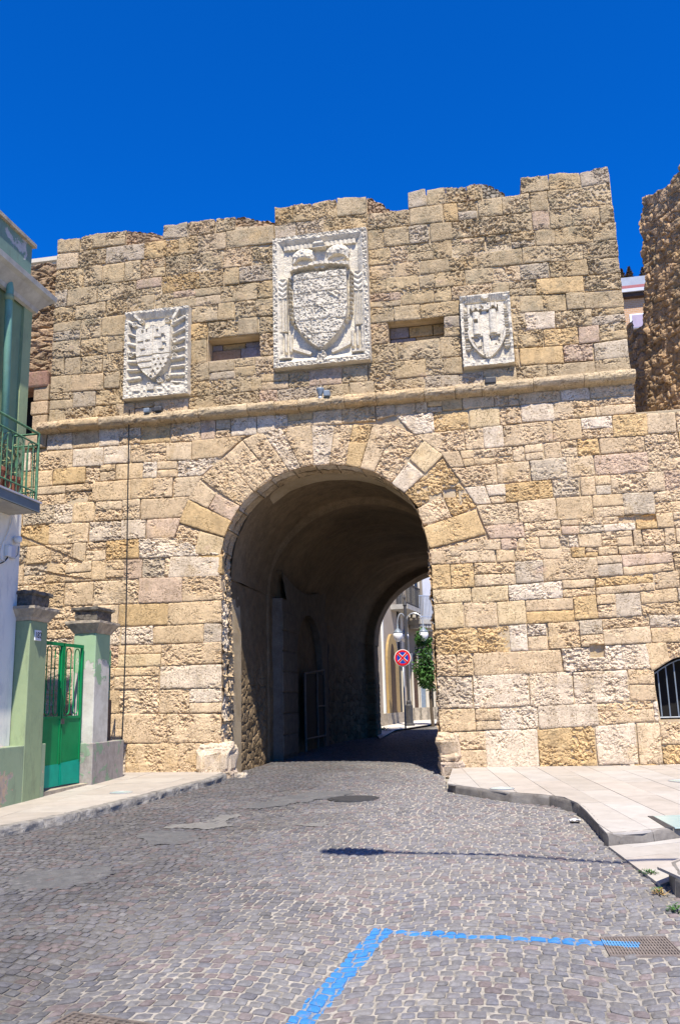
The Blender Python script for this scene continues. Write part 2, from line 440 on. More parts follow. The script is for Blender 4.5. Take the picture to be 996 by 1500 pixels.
# --- backing body outline in wall coordinates (X,Z)
ZM, ZC = 10.93, 10.58
out = [(-10.6, -.5), (-10.6, 6.35), (-8.72, 6.35), (-8.72, ZM-.12), (-7.19, ZM-.12), (-7.19, ZC-.06), (-6.36, ZC-.06), (-6.36, ZM-.14), (-4.83, ZM-.14), (-4.83, ZC+.12), (-4.0, ZC+.02), (-4.0, ZM-.04),
       (-2.14, ZM-.04), (-2.14, ZC), (-1.33, ZC-.01), (-1.33, ZM-.08), (.10, ZM-.08), (.10, ZC+.03), (.82, ZC-.03), (.82, ZM-.12), (2.46, ZM-.12), (2.46, 6.09), (6.0, 6.09), (6.0, -.5), (-1.23, -.5)]
INTR = [(-5.075, -.35), (-5.075, 2.6)]+[W(p) for p in [(321, 830), (323, 815), (329, 788), (339, 763), (352, 741), (372, 721), (401, 699), (424, 690), (441, 685), (459, 682), (483, 681), (506, 682), (527, 686), (548, 692), (573, 708), (592, 722), (611, 745), (620, 771), (629, 804), (631, 828)]]+[(-1.225, 2.6), (-1.225, -.35)]
out.append((-1.20, -.35))
for p in INTR[::-1][1:-1]:
    q = math.hypot(p[0]-ARC[0], max(0, p[1]-ARC[1])) if p[1] > ARC[1] else abs(p[0]-ARC[0]); f_ = (q+.035)/q
    out.append((ARC[0]+(p[0]-ARC[0])*f_, ARC[1]+(p[1]-ARC[1])*(f_ if p[1] > ARC[1] else 1)))
out.append((-5.11, -.35))
WINL = (-5.40, -4.33, 7.85, 8.30); WINR = (-1.82, -.765, 7.83, 8.27)
GW = (2.36, 3.55, .82, 1.72)                    # low barred window
def rectp(r): return [(r[0], r[2]), (r[0], r[3]), (r[1], r[3]), (r[1], r[2])]
gwp = [(GW[0]+.03, GW[2]), (GW[0]-.02, 1.60)]+[(GW[0]+(GW[1]-GW[0])*t, 1.60+.27*math.sin(math.pi*t)) for t in (.12, .25, .38, .5, .62, .75, .88)]+[(GW[1], 1.60), (GW[1], GW[2])]
holes = [rectp(WINL), rectp(WINR), gwp]
BY = .050
def poly_body(name, outer, holes, y0, depth, mat, parent):
    loops = [outer]+holes; flat = [p for L in loops for p in L]
    tri = geometry.tessellate_polygon([[Vector((p[0], p[1], 0)) for p in L] for L in loops])
    V = [(p[0], y0, p[1]) for p in flat]; F = []
    for t in tri:
        a, b, c = [flat[i] for i in t]
        s_ = (b[0]-a[0])*(c[1]-a[1])-(b[1]-a[1])*(c[0]-a[0])
        F.append(t if s_ > 0 else t[::-1])
    n = len(V); o = 0
    for L, d in zip(loops, depth):
        k = len(L); base = len(V)
        V += [(p[0], y0+d, p[1]) for p in L]
        for i in range(k): F.append((o+i, o+(i+1) % k, base+(i+1) % k, base+i))
        o += k
    return mesh(name, V, F, parent, mat, centre=False)
body = poly_body('mortar_core', out, holes, BY, [1.25, .34, .34, .5], MORTAR, GATE)
bm = bmesh.new(); bm.from_mesh(body.data); bmesh.ops.recalc_face_normals(bm, faces=bm.faces); bm.to_mesh(body.data); bm.free()

# --- course lines, traced in the photograph's pixels and carried onto the wall plane
def line(*pts):
    P = [W(p) for p in pts]; xs = [p[0] for p in P]; zs = [p[1] for p in P]
    def f(x):
        if x < xs[0] or x > xs[-1]:
            i = 0 if x < xs[0] else len(xs)-2
            return zs[i]+(zs[i+1]-zs[i])*(x-xs[i])/(xs[i+1]-xs[i])*.3 if x > xs[-1] or x < xs[0] else 0
        return float(np.interp(x, xs, zs))
    return f
def rows(xc, table): return [line(*[(x, y) for x, y in zip(xc, r)]) for r in table]
ULx = [80, 190, 282, 403]
UL = rows(ULx, [(622, 612, 604, 592), (600, 591, 582, 570), (576, 568, 560, 547), (551, 543, 533, 520), (526, 515, 499, 486), (501, 490, 474, 462), (475, 459, 449, 436), (452, 436, 424, 410), (426, 412, 399, 385), (397, 383, 371, 356), (373, 359, 346, 329)])
URx = [541, 678, 755, 915]
UR = rows(URx, [(581, 568, 561, 548), (559, 547, 537, 525), (533, 522, 511, 499), (506, 491, 485, 474), (475, 461, 459, 450), (452, 440, 434, 424), (431, 418, 411, 399), (411, 396, 388, 375), (390, 375, 364, 350), (366, 349, 340, 324), (337, 322, 313, 298), (314, 300, 289, 272)])
LLx = [33, 68, 190, 325]
LL = rows(LLx, [(645, 641, 632, 620), (664, 661, 651, 644), (691, 689, 678, 672), (716, 713, 702, 696), (743, 740, 732, 725), (771, 768, 762, 754), (801, 799, 790, 786), (828, 826, 819, 815), (858, 855, 848, 843), (892, 890, 885, 879), (924, 922, 918, 913), (950, 948, 945, 941), (983, 981, 977, 972), (1014, 1012, 1010, 1008), (1048, 1046, 1045, 1045), (1090, 1089, 1089, 1087), (1142, 1141, 1140, 1139)])
LRx = [640, 750, 830, 925, 996]
LR = rows(LRx, [(604, 594, 587, 580, 574), (634, 621, 614, 606, 603), (664, 654, 645, 639, 632), (687, 678, 669, 663, 657), (717, 707, 700, 693, 688), (745, 736, 728, 722, 717), (776, 767, 761, 755, 750), (797, 788, 784, 776, 772), (806, 804, 803, 800, 797), (827, 823, 818, 812, 808), (864, 856, 850, 842, 835), (885, 880, 875, 868, 860), (922, 916, 911, 902, 900), (960, 955, 950, 943, 940), (992, 988, 984, 980, 979), (1039, 1036, 1032, 1028, 1025), (1073, 1069, 1066, 1059, 1055), (1127, 1127, 1124, 1120, 1117), (1140, 1139, 1136, 1133, 1131)])
EL = [W(p) for p in [(376, 628), (355, 645), (293, 701), (262, 766), (250, 814)]]; EL = EL[:-1]+[EL[-1], (EL[-1][0], 3.8)]
ER = [W(p) for p in [(579, 622), (618, 643), (650, 669), (673, 705), (698, 744), (712, 783), (724, 800)]]
def xat(poly, z, default):
    for a, b in zip(poly[:-1], poly[1:]):
        if min(a[1], b[1]) <= z <= max(a[1], b[1]): return a[0]+(b[0]-a[0])*(z-a[1])/(b[1]-a[1]+1e-9)
    return default
def endL(z):
    if z >= EL[0][1]: return EL[0][0]+.0
    if z <= EL[-2][1]: return -5.08
    return xat(EL, z, -5.08)
def endR(z):
    if z >= ER[0][1]: return ER[0][0]
    if z <= ER[-1][1]: return -1.215
    return xat(ER, z, -1.215)
PAL = {'buff': [(.62, .46, .265), (.63, .475, .28), (.60, .44, .25), (.62, .45, .245)], 'gold': [(.58, .40, .185), (.57, .385, .17)],
       'pale': [(.66, .53, .355), (.67, .55, .38)], 'grey': [(.52, .42, .275), (.54, .435, .29)], 'smooth': [(.62, .465, .25)], 'pink': [(.58, .42, .27)],
       'upper': [(.445, .335, .185), (.46, .35, .195), (.425, .325, .185), (.47, .345, .18)]}
# kind -> base, large, mid, fine relief, pit depth, pit density, layering
KIND = {'smooth': (.022, .002, .001, .0006, .003, .10, 0), 'dressed': (.018, .004, .0012, .001, .018, .40, 0), 'pitted': (.020, .006, .002, .0015, .028, .75, 0),
        'rough': (.018, .014, .006, .004, .036, .95, .0008), 'eroded': (.012, .024, .014, .008, .044, 1., .003)}
ST = []                                     # stones: dict(q=4 corners, kind, col, name)
def pick(zone, r):
    u = r.random()
    if zone == 'up': k = 'pitted' if u < .50 else ('dressed' if u < .72 else ('rough' if u < .95 else 'eroded'))
    elif zone == 'low': k = 'dressed' if u < .34 else ('pitted' if u < .76 else ('rough' if u < .95 else 'eroded'))
    else: k = 'pitted' if u < .5 else 'rough'
    v = r.random()
    if zone == 'up': c = 'upper' if v < .78 else ('buff' if v < .87 else ('grey' if v < .95 else ('gold' if v < .97 else 'pink')))
    else: c = 'buff' if v < .70 else ('pale' if v < .82 else ('gold' if v < .90 else ('pink' if v < .94 else 'grey')))
    col = np.array(r.choice(PAL[c]))*r.uniform(.90, 1.07)*(.84 if (zone == 'up' and c in ('buff', 'grey', 'gold', 'pink')) else 1)
    return k, col
def fill(fb, ft, x0b, x0t, x1b, x1t, wm, zone, seed, blocks=()):
    r = random.Random(seed)
    lo_, hi_ = min(x0b, x0t), max(x1b, x1t)
    xs = [None]; x = max(x0b, x0t)+wm*r.uniform(.5, 1.2)
    while x < min(x1b, x1t)-wm*.45:
        xs.append(x); x += wm*r.choice((.62, .8, .95, 1.05, 1.2, 1.45))*r.uniform(.9, 1.1)
    xs.append(None)
    for a, b in zip(xs[:-1], xs[1:]):
        xa_b, xa_t = (x0b, x0t) if a is None else (a+r.uniform(-.012, .012),)*2
        xb_b, xb_t = (x1b, x1t) if b is None else (b, b)
        segs = [(xa_b, xa_t, xb_b, xb_t)]
        for (bx0, bx1) in blocks:
            ns = []
            for s_ in segs:
                A, B = (s_[0]+s_[1])/2, (s_[2]+s_[3])/2
                if B <= bx0+.001 or A >= bx1-.001: ns.append(s_); continue
                if A < bx0-.06: ns.append((s_[0], s_[1], bx0, bx0))
                if B > bx1+.06: ns.append((bx1, bx1, s_[2], s_[3]))
            segs = ns
        for s_ in segs:
            k, c = pick(zone, r)
            q = [(s_[1], ft(s_[1])), (s_[3], ft(s_[3])), (s_[2], fb(s_[2])), (s_[0], fb(s_[0]))]
            q = [(p[0]+r.uniform(-.01, .01), p[1]+r.uniform(-.013, .013)) for p in q] if zone != 'x' else q
            zc = (q[0][1]+q[2][1])/2; xc = (q[0][0]+q[2][0])/2; hh_ = q[0][1]-q[3][1]; ww_ = q[1][0]-q[0][0]; dice = r.random(); f_ = r.uniform(.38, .6)
            if zone == 'low' and zc < 2.6 and xc > -1.2 and r.random() < .6: c = np.array(r.choice(PAL['pale']))*r.uniform(.94, 1.03)
            pr_ = .13 if zone == 'low' else .09
            if xc > .9 and 2.2 < zc < 4.6: pr_ = .34
            lerp_ = lambda a, b, t: (a[0]+(b[0]-a[0])*t, a[1]+(b[1]-a[1])*t)
            if dice < pr_ and hh_ > .24:
                mL, mR = lerp_(q[0], q[3], f_), lerp_(q[1], q[2], f_); subs = [[q[0], q[1], mR, mL], [mL, mR, q[2], q[3]]]
            elif dice < pr_*1.8 and ww_ > .45:
                mT, mB = lerp_(q[0], q[1], f_), lerp_(q[3], q[2], f_); subs = [[q[0], mT, mB, q[3]]]; z1_ = r.uniform(.4, .6)
                a1, a2 = lerp_(mT, mB, z1_), lerp_(q[1], q[2], z1_); subs += [[mT, q[1], a2, a1], [a1, a2, q[2], mB]]
            else: subs = [q]
            for q_ in subs:
                if len(subs) > 1: k, c = pick(zone, r)
                ST.append(dict(q=q_, kind=k, col=c, name='stone', c=((q_[0][0]+q_[2][0])/2, (q_[0][1]+q_[2][1])/2)))
def cst(z): return lambda x: z
# plaque footprints on the wall (X0,X1,Z0,Z1)
PC = (-4.02, -2.14, 7.48, 10.22); PL = (-7.08, -5.73, 7.15, 9.00); PR = (-.45, .48, 7.16, 8.57)
def blk(fb, ft, rects):
    o = []
    for R_ in rects:
        xm = (R_[0]+R_[1])/2; zb, zt = fb(xm), ft(xm); ov = min(zt, R_[3])-max(zb, R_[2])
        if ov > .42*(zt-zb): o.append((R_[0], R_[1]))
    return o
# upper wall
joinL, joinR = -4.02, -2.14
TOPL = cst(ZM-.02)
for i in range(2):                          # rows that run on under the big plaque
    fbL, ftL, fbR, ftR = UL[i], UL[i+1], UR[i], UR[i+1]
    mk = lambda a, b: (lambda x: a(x) if x < joinL else (b(x) if x > joinR else a(joinL)+(b(joinR)-a(joinL))*(x-joinL)/(joinR-joinL)))
    fb, ft = mk(fbL, fbR), mk(ftL, ftR)
    fill(fb, ft, -8.72, -8.72, 2.48, 2.48, .56, 'up', 100+i, blk(fb, ft, [PL, PR]))
for i in range(2, 10):
    fb, ft = UL[i], UL[i+1]
    fill(fb, ft, -8.72, -8.72, joinL, joinL, .54, 'up', 120+i, blk(fb, ft, [PL, WINL]))
for i in range(2, 10):
    fb, ft = UR[i], UR[i+1]
    fill(fb, ft, joinR, joinR, 2.48, 2.48, .54, 'up', 140+i, blk(fb, ft, [PR, WINR]))
# crenel row and merlons
fill(UR[10], cst(ZC), -2.14, -2.14, 2.46, 2.46, .55, 'up', 160)
fill(cst(10.21), cst(ZC+.02), -4.0, -4.0, -2.14, -2.14, .5, 'up', 161)
fill(UL[10], cst(ZC), -8.72, -8.72, -4.0, -4.0, .5, 'up', 162)
for n_, (a, b, z) in enumerate([(-8.72, -7.19, ZM), (-6.36, -4.83, ZM-.02), (-4.0, -2.14, ZM+.07), (-1.33, .10, ZM+.03), (.82, 2.46, ZM)]):
    fill(cst(ZC+.01), cst(z), a, a, b, b, .5, 'up', 170+n_)
# lower wall, left of arch
gl = cst(6.62)
for i in range(16):
    ft, fb = LL[i], LL[i+1]
    if i == 0: continue
    x0 = -10.5 if i > 0 else -8.8
    zt, zb = ft(-5.6), fb(-5.6)
    wm = .60 if i < 9 else (.72 if i < 12 else 1.0)
    fill(fb, ft, x0, x0, endL(fb(-5.3)), endL(ft(-5.5)), wm, 'low', 200+i)
fill(LL[0], cst(6.5), -10.5, -10.5, -8.74, -8.74, .5, 'low', 216)
# rows right under the moulding, above the voussoirs
botA = lambda x: LL[1](x) if x < -5.3 else (LL[1](-5.3)+(UR0(x)-LL[1](-5.3))*min(1, max(0, (x+5.3)/.9)))
UR0 = lambda x: 6.30
rowA_b = lambda x: LL[1](min(x, -4.95)) if x < -4.35 else (6.33 if x < -1.75 else LR[0](max(x, -1.35)))
for n_, (a, b) in enumerate([(-8.74, -4.4), (-4.4, -1.75), (-1.75, 2.5)]):
    fill(rowA_b, cst(6.62), a, a, b, b, .56, 'low', 230+n_)
# lower wall, right of arch
for i in range(18):
    ft, fb = LR[i], LR[i+1]
    wm = .58 if i < 6 else (.5 if i in (6, 8) else (.25 if i == 7 else (.62 if i < 13 else 1.0)))
    if i >= 17: wm = .45
    zt, zb = ft(-.6), fb(-.6)
    bl = [(GW[0], GW[1]+.02)] if 12.5 < i < 16 else []
    xe = 2.5 if i == 0 else 5.9
    fill(fb, ft, endR(fb(-1.0)), endR(ft(-1.0)), xe, xe, wm, 'low', 260+i, bl)
for (a_, b_) in ((-.04, .22), (.22, .5), (.5, .78), (.78, 1.04)):
    xa_, xb_ = GW[0]+(GW[1]-GW[0])*a_, GW[0]+(GW[1]-GW[0])*b_; ca_ = lambda t: 1.60+.27*math.sin(math.pi*min(1, max(0, t)))
    r_ = random.Random(int(a_*100)); k_, c_ = pick('low', r_)
    ST.append(dict(q=[(xa_+(a_-.5)*.10, LR[13](xa_)), (xb_+(b_-.5)*.10, LR[13](xb_)), (xb_, ca_(b_)), (xa_, ca_(a_))], kind=k_, col=c_, name='voussoir', c=((xa_+xb_)/2, 1.8)))
# voussoirs traced one by one
VS = [([(250, 815), (323, 815), (322, 845), (246, 847)], 'dressed', 'pale'), ([(292, 777), (329, 788), (323, 815), (285, 811)], 'smooth', 'smooth'), ([(262, 766), (292, 777), (285, 811), (250, 812)], 'eroded', 'buff'),
      ([(275, 731), (339, 763), (329, 787), (262, 766)], 'smooth', 'gold'), ([(293, 702), (317, 723), (305, 745), (275, 731)], 'dressed', 'buff'), ([(317, 723), (352, 741), (339, 763), (305, 745)], 'dressed', 'pink'),
      ([(293, 701), (329, 669), (372, 721), (352, 741)], 'pitted', 'buff'), ([(329, 669), (355, 645), (401, 699), (372, 721)], 'pitted', 'buff'), ([(355, 645), (383, 630), (424, 690), (401, 699)], 'rough', 'buff'),
      ([(383, 630), (412, 625), (441, 685), (424, 690)], 'rough', 'pale'), ([(412, 625), (456, 622), (459, 682), (441, 685)], 'pitted', 'buff'), ([(456, 622), (490, 622), (483, 681), (459, 682)], 'pitted', 'pale'),
      ([(490, 622), (517, 622), (506, 682), (483, 681)], 'rough', 'buff'), ([(517, 622), (546, 621), (538, 648), (511, 648)], 'rough', 'gold'), ([(511, 648), (538, 648), (527, 686), (506, 682)], 'dressed', 'gold'), ([(546, 621), (579, 623), (548, 692), (527, 686)], 'pitted', 'buff'),
      ([(579, 623), (620, 643), (598, 668), (573, 708), (548, 692)], 'rough', 'buff'), ([(622, 645), (649, 667), (622, 694), (599, 672)], 'smooth', 'smooth'), ([(598, 676), (621, 696), (592, 722), (573, 708)], 'dressed', 'pale'),
      ([(649, 670), (673, 705), (612, 743), (592, 722)], 'eroded', 'gold'), ([(646, 725), (662, 757), (619, 770), (611, 745)], 'rough', 'buff'), ([(673, 706), (698, 742), (663, 758), (647, 724)], 'eroded', 'gold'),
      ([(697, 746), (712, 782), (629, 804), (620, 772)], 'dressed', 'gold'), ([(629, 805), (712, 784), (723, 822), (630, 828)], 'eroded', 'buff')]
for q, k, c in VS:
    P = [W(p) for p in q]
    if len(P) == 5: P = [P[0], P[1], P[3], P[4]]
    ST.append(dict(q=P, kind=k, col=np.array(PAL[c][0])*rng.uniform(.95, 1.08), name='voussoir', c=tuple(np.mean(P, 0))))
# stones the eye picks out in the photograph
for px, py, k, c in [(722, 610, 'smooth', 'smooth'), (770, 607, 'dressed', 'pale'), (236, 960, 'smooth', 'smooth'), (730, 898, 'smooth', 'smooth'), (700, 898, 'dressed', 'buff'), (870, 900, 'dressed', 'gold'), (690, 655, 'pitted', 'buff'),
                     (803, 427, 'dressed', 'gold'), (880, 515, 'dressed', 'grey'), (815, 517, 'smooth', 'gold'), (825, 492, 'dressed', 'gold'), (805, 465, 'dressed', 'pale'), (700, 950, 'eroded', 'gold'), (745, 935, 'eroded', 'gold'), (640, 620, 'eroded', 'gold'), (670, 610, 'rough', 'gold'),
                     (120, 670, 'dressed', 'pale'), (170, 662, 'dressed', 'pale'), (100, 690, 'dressed', 'gold'), (700, 870, 'dressed', 'smooth'), (660, 880, 'dressed', 'smooth'), (650, 850, 'dressed', 'gold'), (905, 640, 'dressed', 'gold'), (640, 900, 'smooth', 'smooth'),
                     (765, 1015, 'pitted', 'pale'), (830, 1010, 'pitted', 'pale'), (720, 1020, 'pitted', 'pale'), (690, 1090, 'pitted', 'buff'), (870, 1100, 'rough', 'gold'), (930, 1080, 'dressed', 'pale'), (250, 1000, 'dressed', 'pale'), (300, 1000, 'pitted', 'pale'), (80, 560, 'dressed', 'upper'), (240, 595, 'dressed', 'pale'), (260, 590, 'dressed', 'buff')]:
    x, z = W((px, py))
    for s_ in ST:
        if s_['name'] == 'stone' and inside((x, z), s_['q']): s_['kind'] = k; s_['col'] = np.array(PAL[c][0]); break
# small insets and putlog holes, (px box, depth)
HOLES = [(W((863, 944)), W((886, 962)), .07), (W((648, 716)), W((668, 728)), .06), (W((905, 757)), W((960, 763)), .04)]
GROOVES = [(W((33, 786)), W((120, 824)), .022, .07), (W((20, 829)), W((84, 825)), .028, .08), (W((47, 835)), W((122, 848)), .022, .07), (W((120, 848)), W((186, 846)), .012, .05)]

# --- turn every stone into a relief mesh
RES = .0135
parts = []; offs = 0
for s_ in ST:
    P = np.array(s_['q']); TL, TR, BR, BL = P
    wd = .5*(np.linalg.norm(TR-TL)+np.linalg.norm(BR-BL)); hg = .5*(np.linalg.norm(TL-BL)+np.linalg.norm(TR-BR))
    if wd < .05 or hg < .05: s_['skip'] = True; continue
    g = .006; c0 = P.mean(0)
    nu = max(4, int(wd/RES)); nv = max(4, int(hg/RES))
    u = np.linspace(g/wd, 1-g/wd, nu); v = np.linspace(g/hg, 1-g/hg, nv)
    u = np.concatenate([[u[0]], u, [u[-1]]]); v = np.concatenate([[v[0]], v, [v[-1]]])
    Ug, Vg = np.meshgrid(u, v, indexing='ij')
    XZ = (BL[None, None]*((1-Ug)*(1-Vg))[..., None]+BR*((Ug)*(1-Vg))[..., None]+TR*(Ug*Vg)[..., None]+TL*((1-Ug)*Vg)[..., None])
    du = np.minimum(Ug, 1-Ug)*wd; dv = np.minimum(Vg, 1-Vg)*hg
    rr = .045; a_ = np.maximum(rr-du, 0); b_ = np.maximum(rr-dv, 0); e = rr-np.hypot(a_, b_); e = np.where((a_ > 0) & (b_ > 0), e, np.minimum(du, dv))
    bd = np.ones(Ug.shape, bool); bd[1:-1, 1:-1] = False
    n = Ug.size; k = KIND[s_['kind']]
    s_['nu'], s_['nv'], s_['off'] = nu+2, nv+2, offs; offs += n
    parts.append((XZ.reshape(-1, 2), e.ravel(), bd.ravel(), np.tile(np.array(k+(rng.uniform(-.006, .012), rng.uniform(0, 99))), (n, 1))))
XZ = np.concatenate([p[0] for p in parts]); E = np.concatenate([p[1] for p in parts]); BD = np.concatenate([p[2] for p in parts]); K = np.concatenate([p[3] for p in parts])
X, Z = XZ[:, 0].copy(), XZ[:, 1].copy(); sd_ = K[:, 8]
ragged = np.exp(-np.maximum(E, 0)/.03)*(.4+12*K[:, 1]*1.6)
top_ = (Z > 10.50) & (E < .05) & (K[:, 7] > -9); Z = Z-np.where(top_, (Z-10.50)/.45*.045*np.clip(.6+vn(X*3.1, 0*X, 0, 401)+.5*vn(X*11, 0*X, 0, 402), 0, 2), 0)
X += vn(X*14, Z*14, sd_, 3)*.016*ragged; Z += vn(X*14, Z*14, sd_, 4)*.016*ragged
calm = np.where(Z < 6.6, .78, 1.0)
out_ = K[:, 0]+K[:, 7]+calm*K[:, 1]*fbm(X*4, Z*4.4, sd_, 5, 2)+K[:, 2]*fbm(X*13, Z*15, sd_, 6, 2)*calm+K[:, 3]*vn(X*48, Z*48, sd_, 7)
Xd, Zd = X+.018*vn(X*28, Z*28, 0, 301)+.03*vn(X*9, Z*9, 0, 303), Z+.018*vn(X*28, Z*28, 0, 302)
P1 = np.clip(pits(Xd, Zd, 13, 40, .42)*2.2, 0, 1); P2 = np.maximum(np.clip((-.36-vn(X*27, Z*32, sd_, 305))*6, 0, 1), np.clip(pits(Xd, Zd, 31, 50, .55)*1.8, 0, 1)); P3 = np.clip(.15+(fbm(X*2.6, Z*2.9, sd_, 9, 3)+.30-(.8-K[:, 5]))*2.6, .12, 1)
out_ -= calm*K[:, 4]*(P1*.9+P2*.6)*P3
out_ -= K[:, 6]*(1+np.sin(Z*95+5*vn(X*5, Z*5, 0, 12)+2*sd_))
out_ -= (.016+.02*np.clip(K[:, 1]*20, 0, 1))*np.exp(-np.maximum(E, 0)/.014)
out_ = np.maximum(out_, -.030)
for (a, b, d) in HOLES:
    i = (X > min(a[0], b[0])) & (X < max(a[0], b[0])) & (Z > min(a[1], b[1])) & (Z < max(a[1], b[1])); out_[i] = np.minimum(out_[i], -d)
for (a, b, wdt, d) in GROOVES:
    dx, dz = b[0]-a[0], b[1]-a[1]; L2 = dx*dx+dz*dz; t = np.clip(((X-a[0])*dx+(Z-a[1])*dz)/L2, 0, 1)
    ds = np.hypot(X-a[0]-t*dx, Z-a[1]-t*dz)+.012*vn(X*9, Z*9, 0, 77)
    i = ds < wdt; out_[i] = np.minimum(out_[i], -d)
Y = -np.maximum(out_, -.09); Y = np.where(BD, .13, Y)
# the arch edge: rough chewed arris in the jambs
ALLV = np.stack([X, Y, Z], 1)
nx_, nz_ = 370, 250
gx = np.linspace(-10.58, 5.98, nx_); gzz = np.linspace(-.3, 10.9, nz_); MX, MZ = np.meshgrid(gx, gzz, indexing='ij')
MY = .020+.030*np.clip(.2+1.1*fbm(MX*1.3, MZ*1.6, 0, 201, 3), -.3, 1)+.006*vn(MX*9, MZ*9, 0, 205)
Q_ = quads_grid(nx_, nz_, flip=True); cxm, czm = MX.ravel(), MZ.ravel(); qc = np.stack([cxm[Q_].mean(1), czm[Q_].mean(1)], 1)
ok_ = np.ones(len(qc), bool)
for da in (-.05, .05):
    for db in (-.05, .05):
        ok_ &= inside_v(qc[:, 0]+da, qc[:, 1]+db, out)
        for h_ in holes: ok_ &= ~inside_v(qc[:, 0]+da, qc[:, 1]+db, h_)
for (a, b, d) in HOLES:
    ok_ &= ~((qc[:, 0] > min(a[0], b[0])-.04) & (qc[:, 0] < max(a[0], b[0])+.04) & (qc[:, 1] > min(a[1], b[1])-.04) & (qc[:, 1] < max(a[1], b[1])+.04))
Q_ = Q_[ok_]
mesh('joint_mortar', np.stack([MX, MY, MZ], -1).reshape(-1, 3), Q_, GATE, MORTAR, kind='stuff')
def stone_px(s_):
    return abs(area(s_['q']))
live = [s_ for s_ in ST if not s_.get('skip')]
wallst = sorted([s_ for s_ in live if s_['name'] == 'stone'], key=lambda s_: -stone_px(s_)*(0 if s_['c'][0] > 3.4 or s_['c'][0] < -9.3 else 1))
singles = wallst[:298]; rest = wallst[298:]
def stone_arrays(s_):
    n = s_['nu']*s_['nv']; return ALLV[s_['off']:s_['off']+n], quads_grid(s_['nu'], s_['nv'])
for s_ in singles+[s_ for s_ in live if s_['name'] == 'voussoir']:
    v_, f_ = stone_arrays(s_); mesh(s_['name'], v_, f_, GATE, STONE, s_['col'])
VV = []; FF = []; TT = []; o_ = 0
for s_ in rest:
    v_, f_ = stone_arrays(s_); VV.append(v_); FF.append(f_+o_); TT.append(np.tile(s_['col'], (len(v_), 1))); o_ += len(v_)
if VV: mesh('remaining_stones', np.concatenate(VV), np.concatenate(FF), GATE, STONE, np.concatenate(TT), kind='stuff')
print('stones', len(wallst), 'verts', len(ALLV))

# --- generic relief sheet between a parametric surface and its normal
def sheet(name, fn, nu, nv, parent, mat, tint, smooth=False, kind=None, flip=False):
    """fn(U,V)->(P[...,3], displacement along normal)"""
    Ug, Vg = np.meshgrid(np.linspace(0, 1, nu), np.linspace(0, 1, nv), indexing='ij')
    P, D, T = fn(Ug, Vg)
    du = np.gradient(P, axis=0); dv = np.gradient(P, axis=1); nn = np.cross(du, dv); nn /= np.linalg.norm(nn, axis=2, keepdims=True)+1e-9
    if flip: nn = -nn
    Q = P+nn*D[..., None]
    return mesh(name, Q.reshape(-1, 3), quads_grid(nu, nv, flip=flip), parent, mat, T.reshape(-1, 3), smooth, kind)

# --- jamb reveals and ring of the front arch
NB = 30
def ring_pts(t):            # t 0..1 from left jamb foot over the arch to right jamb foot
    P = np.array(INTR); c = np.concatenate([[0], np.cumsum(np.hypot(*np.diff(P, axis=0).T))]); s_ = t*c[-1]
    return np.interp(s_, c, P[:, 0]), np.interp(s_, c, P[:, 1]), s_
def ring_block(t0, t1, y0, y1, col, rough):
    nu = max(6, int((t1-t0)*14/.03)); nv = int((y1-y0)/.03)
    def fn(U, V):
        t = t0+(t1-t0)*U; x, z, s_ = ring_pts(t); y = y0+(y1-y0)*V
        e = np.minimum(np.minimum(U, 1-U)*(t1-t0)*13.9, (V+.05)*(y1-y0)*(1 if y0 > .1 else 9))
        d = .012*rough*fbm(s_*6, y*6, x*0, 61, 3)-.02*rough*pits(s_, y, 14, 62, .6)-.02*np.exp(-e/.015)-.0
        # the front arris is chewed back in the jambs
        d = d+.012*rough*np.exp(-V*8)*(-.3+.9*vn(s_*7, y*0, 0, 63))
        T = np.tile(col, U.shape+(1,)); y = y-.012*(V < .01)*(y0 < .1)
        return np.stack([x, y, z], -1), d, T
    return sheet('reveal_stone', fn, nu, nv, GATE, STONE, col, flip=False)
ts = [0]; 
while ts[-1] < 1: ts.append(ts[-1]+rng.uniform(.024, .036))
ts[-1] = 1.0
for a, b in zip(ts[:-1], ts[1:]):
    mid = (a+b)/2; rough = 1.9 if (mid < .3 or mid > .7) else .6
    ring_block(a+.0006, b-.0006, .0, .30, np.array(rng.choice(PAL['buff']+PAL['pale'])), rough)
    ring_block(a+.0006, b-.0006, .302, .6, np.array(rng.choice(PAL['buff']))*.85, rough)

# --- the vaulted passage: lofted cross-sections
TUN = [(.60, -5.14, -1.13, 3.6, 5.66), (2.6, -5.15, -1.0, 3.6, 5.72), (3.2, -5.12, -.9, 3.6, 5.66), (3.25, -5.08, -.8, 3.6, 5.50), (8.6, -4.98, -.2, 3.4, 5.52), (10.6, -4.75, .3, 3.2, 5.42), (12.0, -4.35, .7, 3.0, 5.36), (12.05, -4.10, .8, 2.95, 5.24), (12.9, -4.10, .9, 2.95, 5.24)]
TY = [t[0] for t in TUN]
def tun(y): return [np.interp(y, TY, [t[i] for t in TUN]) for i in range(1, 5)]
def tun_wall(name, side, kind_):
    def fn(U, V):
        y = .60+12.3*U; xl, xr, zs, zc = tun(y); z = -.3+(zs+.3)*V
        x = (xl if side < 0 else xr)+0*z
        lm, idv = lumps(y*1.0, z, 4.2, 80)
        rubble = np.clip((2.5-z+.6*vn(y*1.5, z*1.5, 0, 81))*1.2, 0, 1)*np.where((y > 3.0) & (y < 8.4), .25, 1.0)
        d = rubble*(.055*np.sqrt(lm)-.03)+.012*fbm(y*3, z*3, 0, 82, 3)
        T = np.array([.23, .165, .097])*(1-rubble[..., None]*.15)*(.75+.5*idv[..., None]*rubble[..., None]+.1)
        return np.stack([x, y, z], -1), d, T
    return sheet(name, fn, 360, 130, GATE, TUNNEL, None, kind=None, flip=(side > 0))
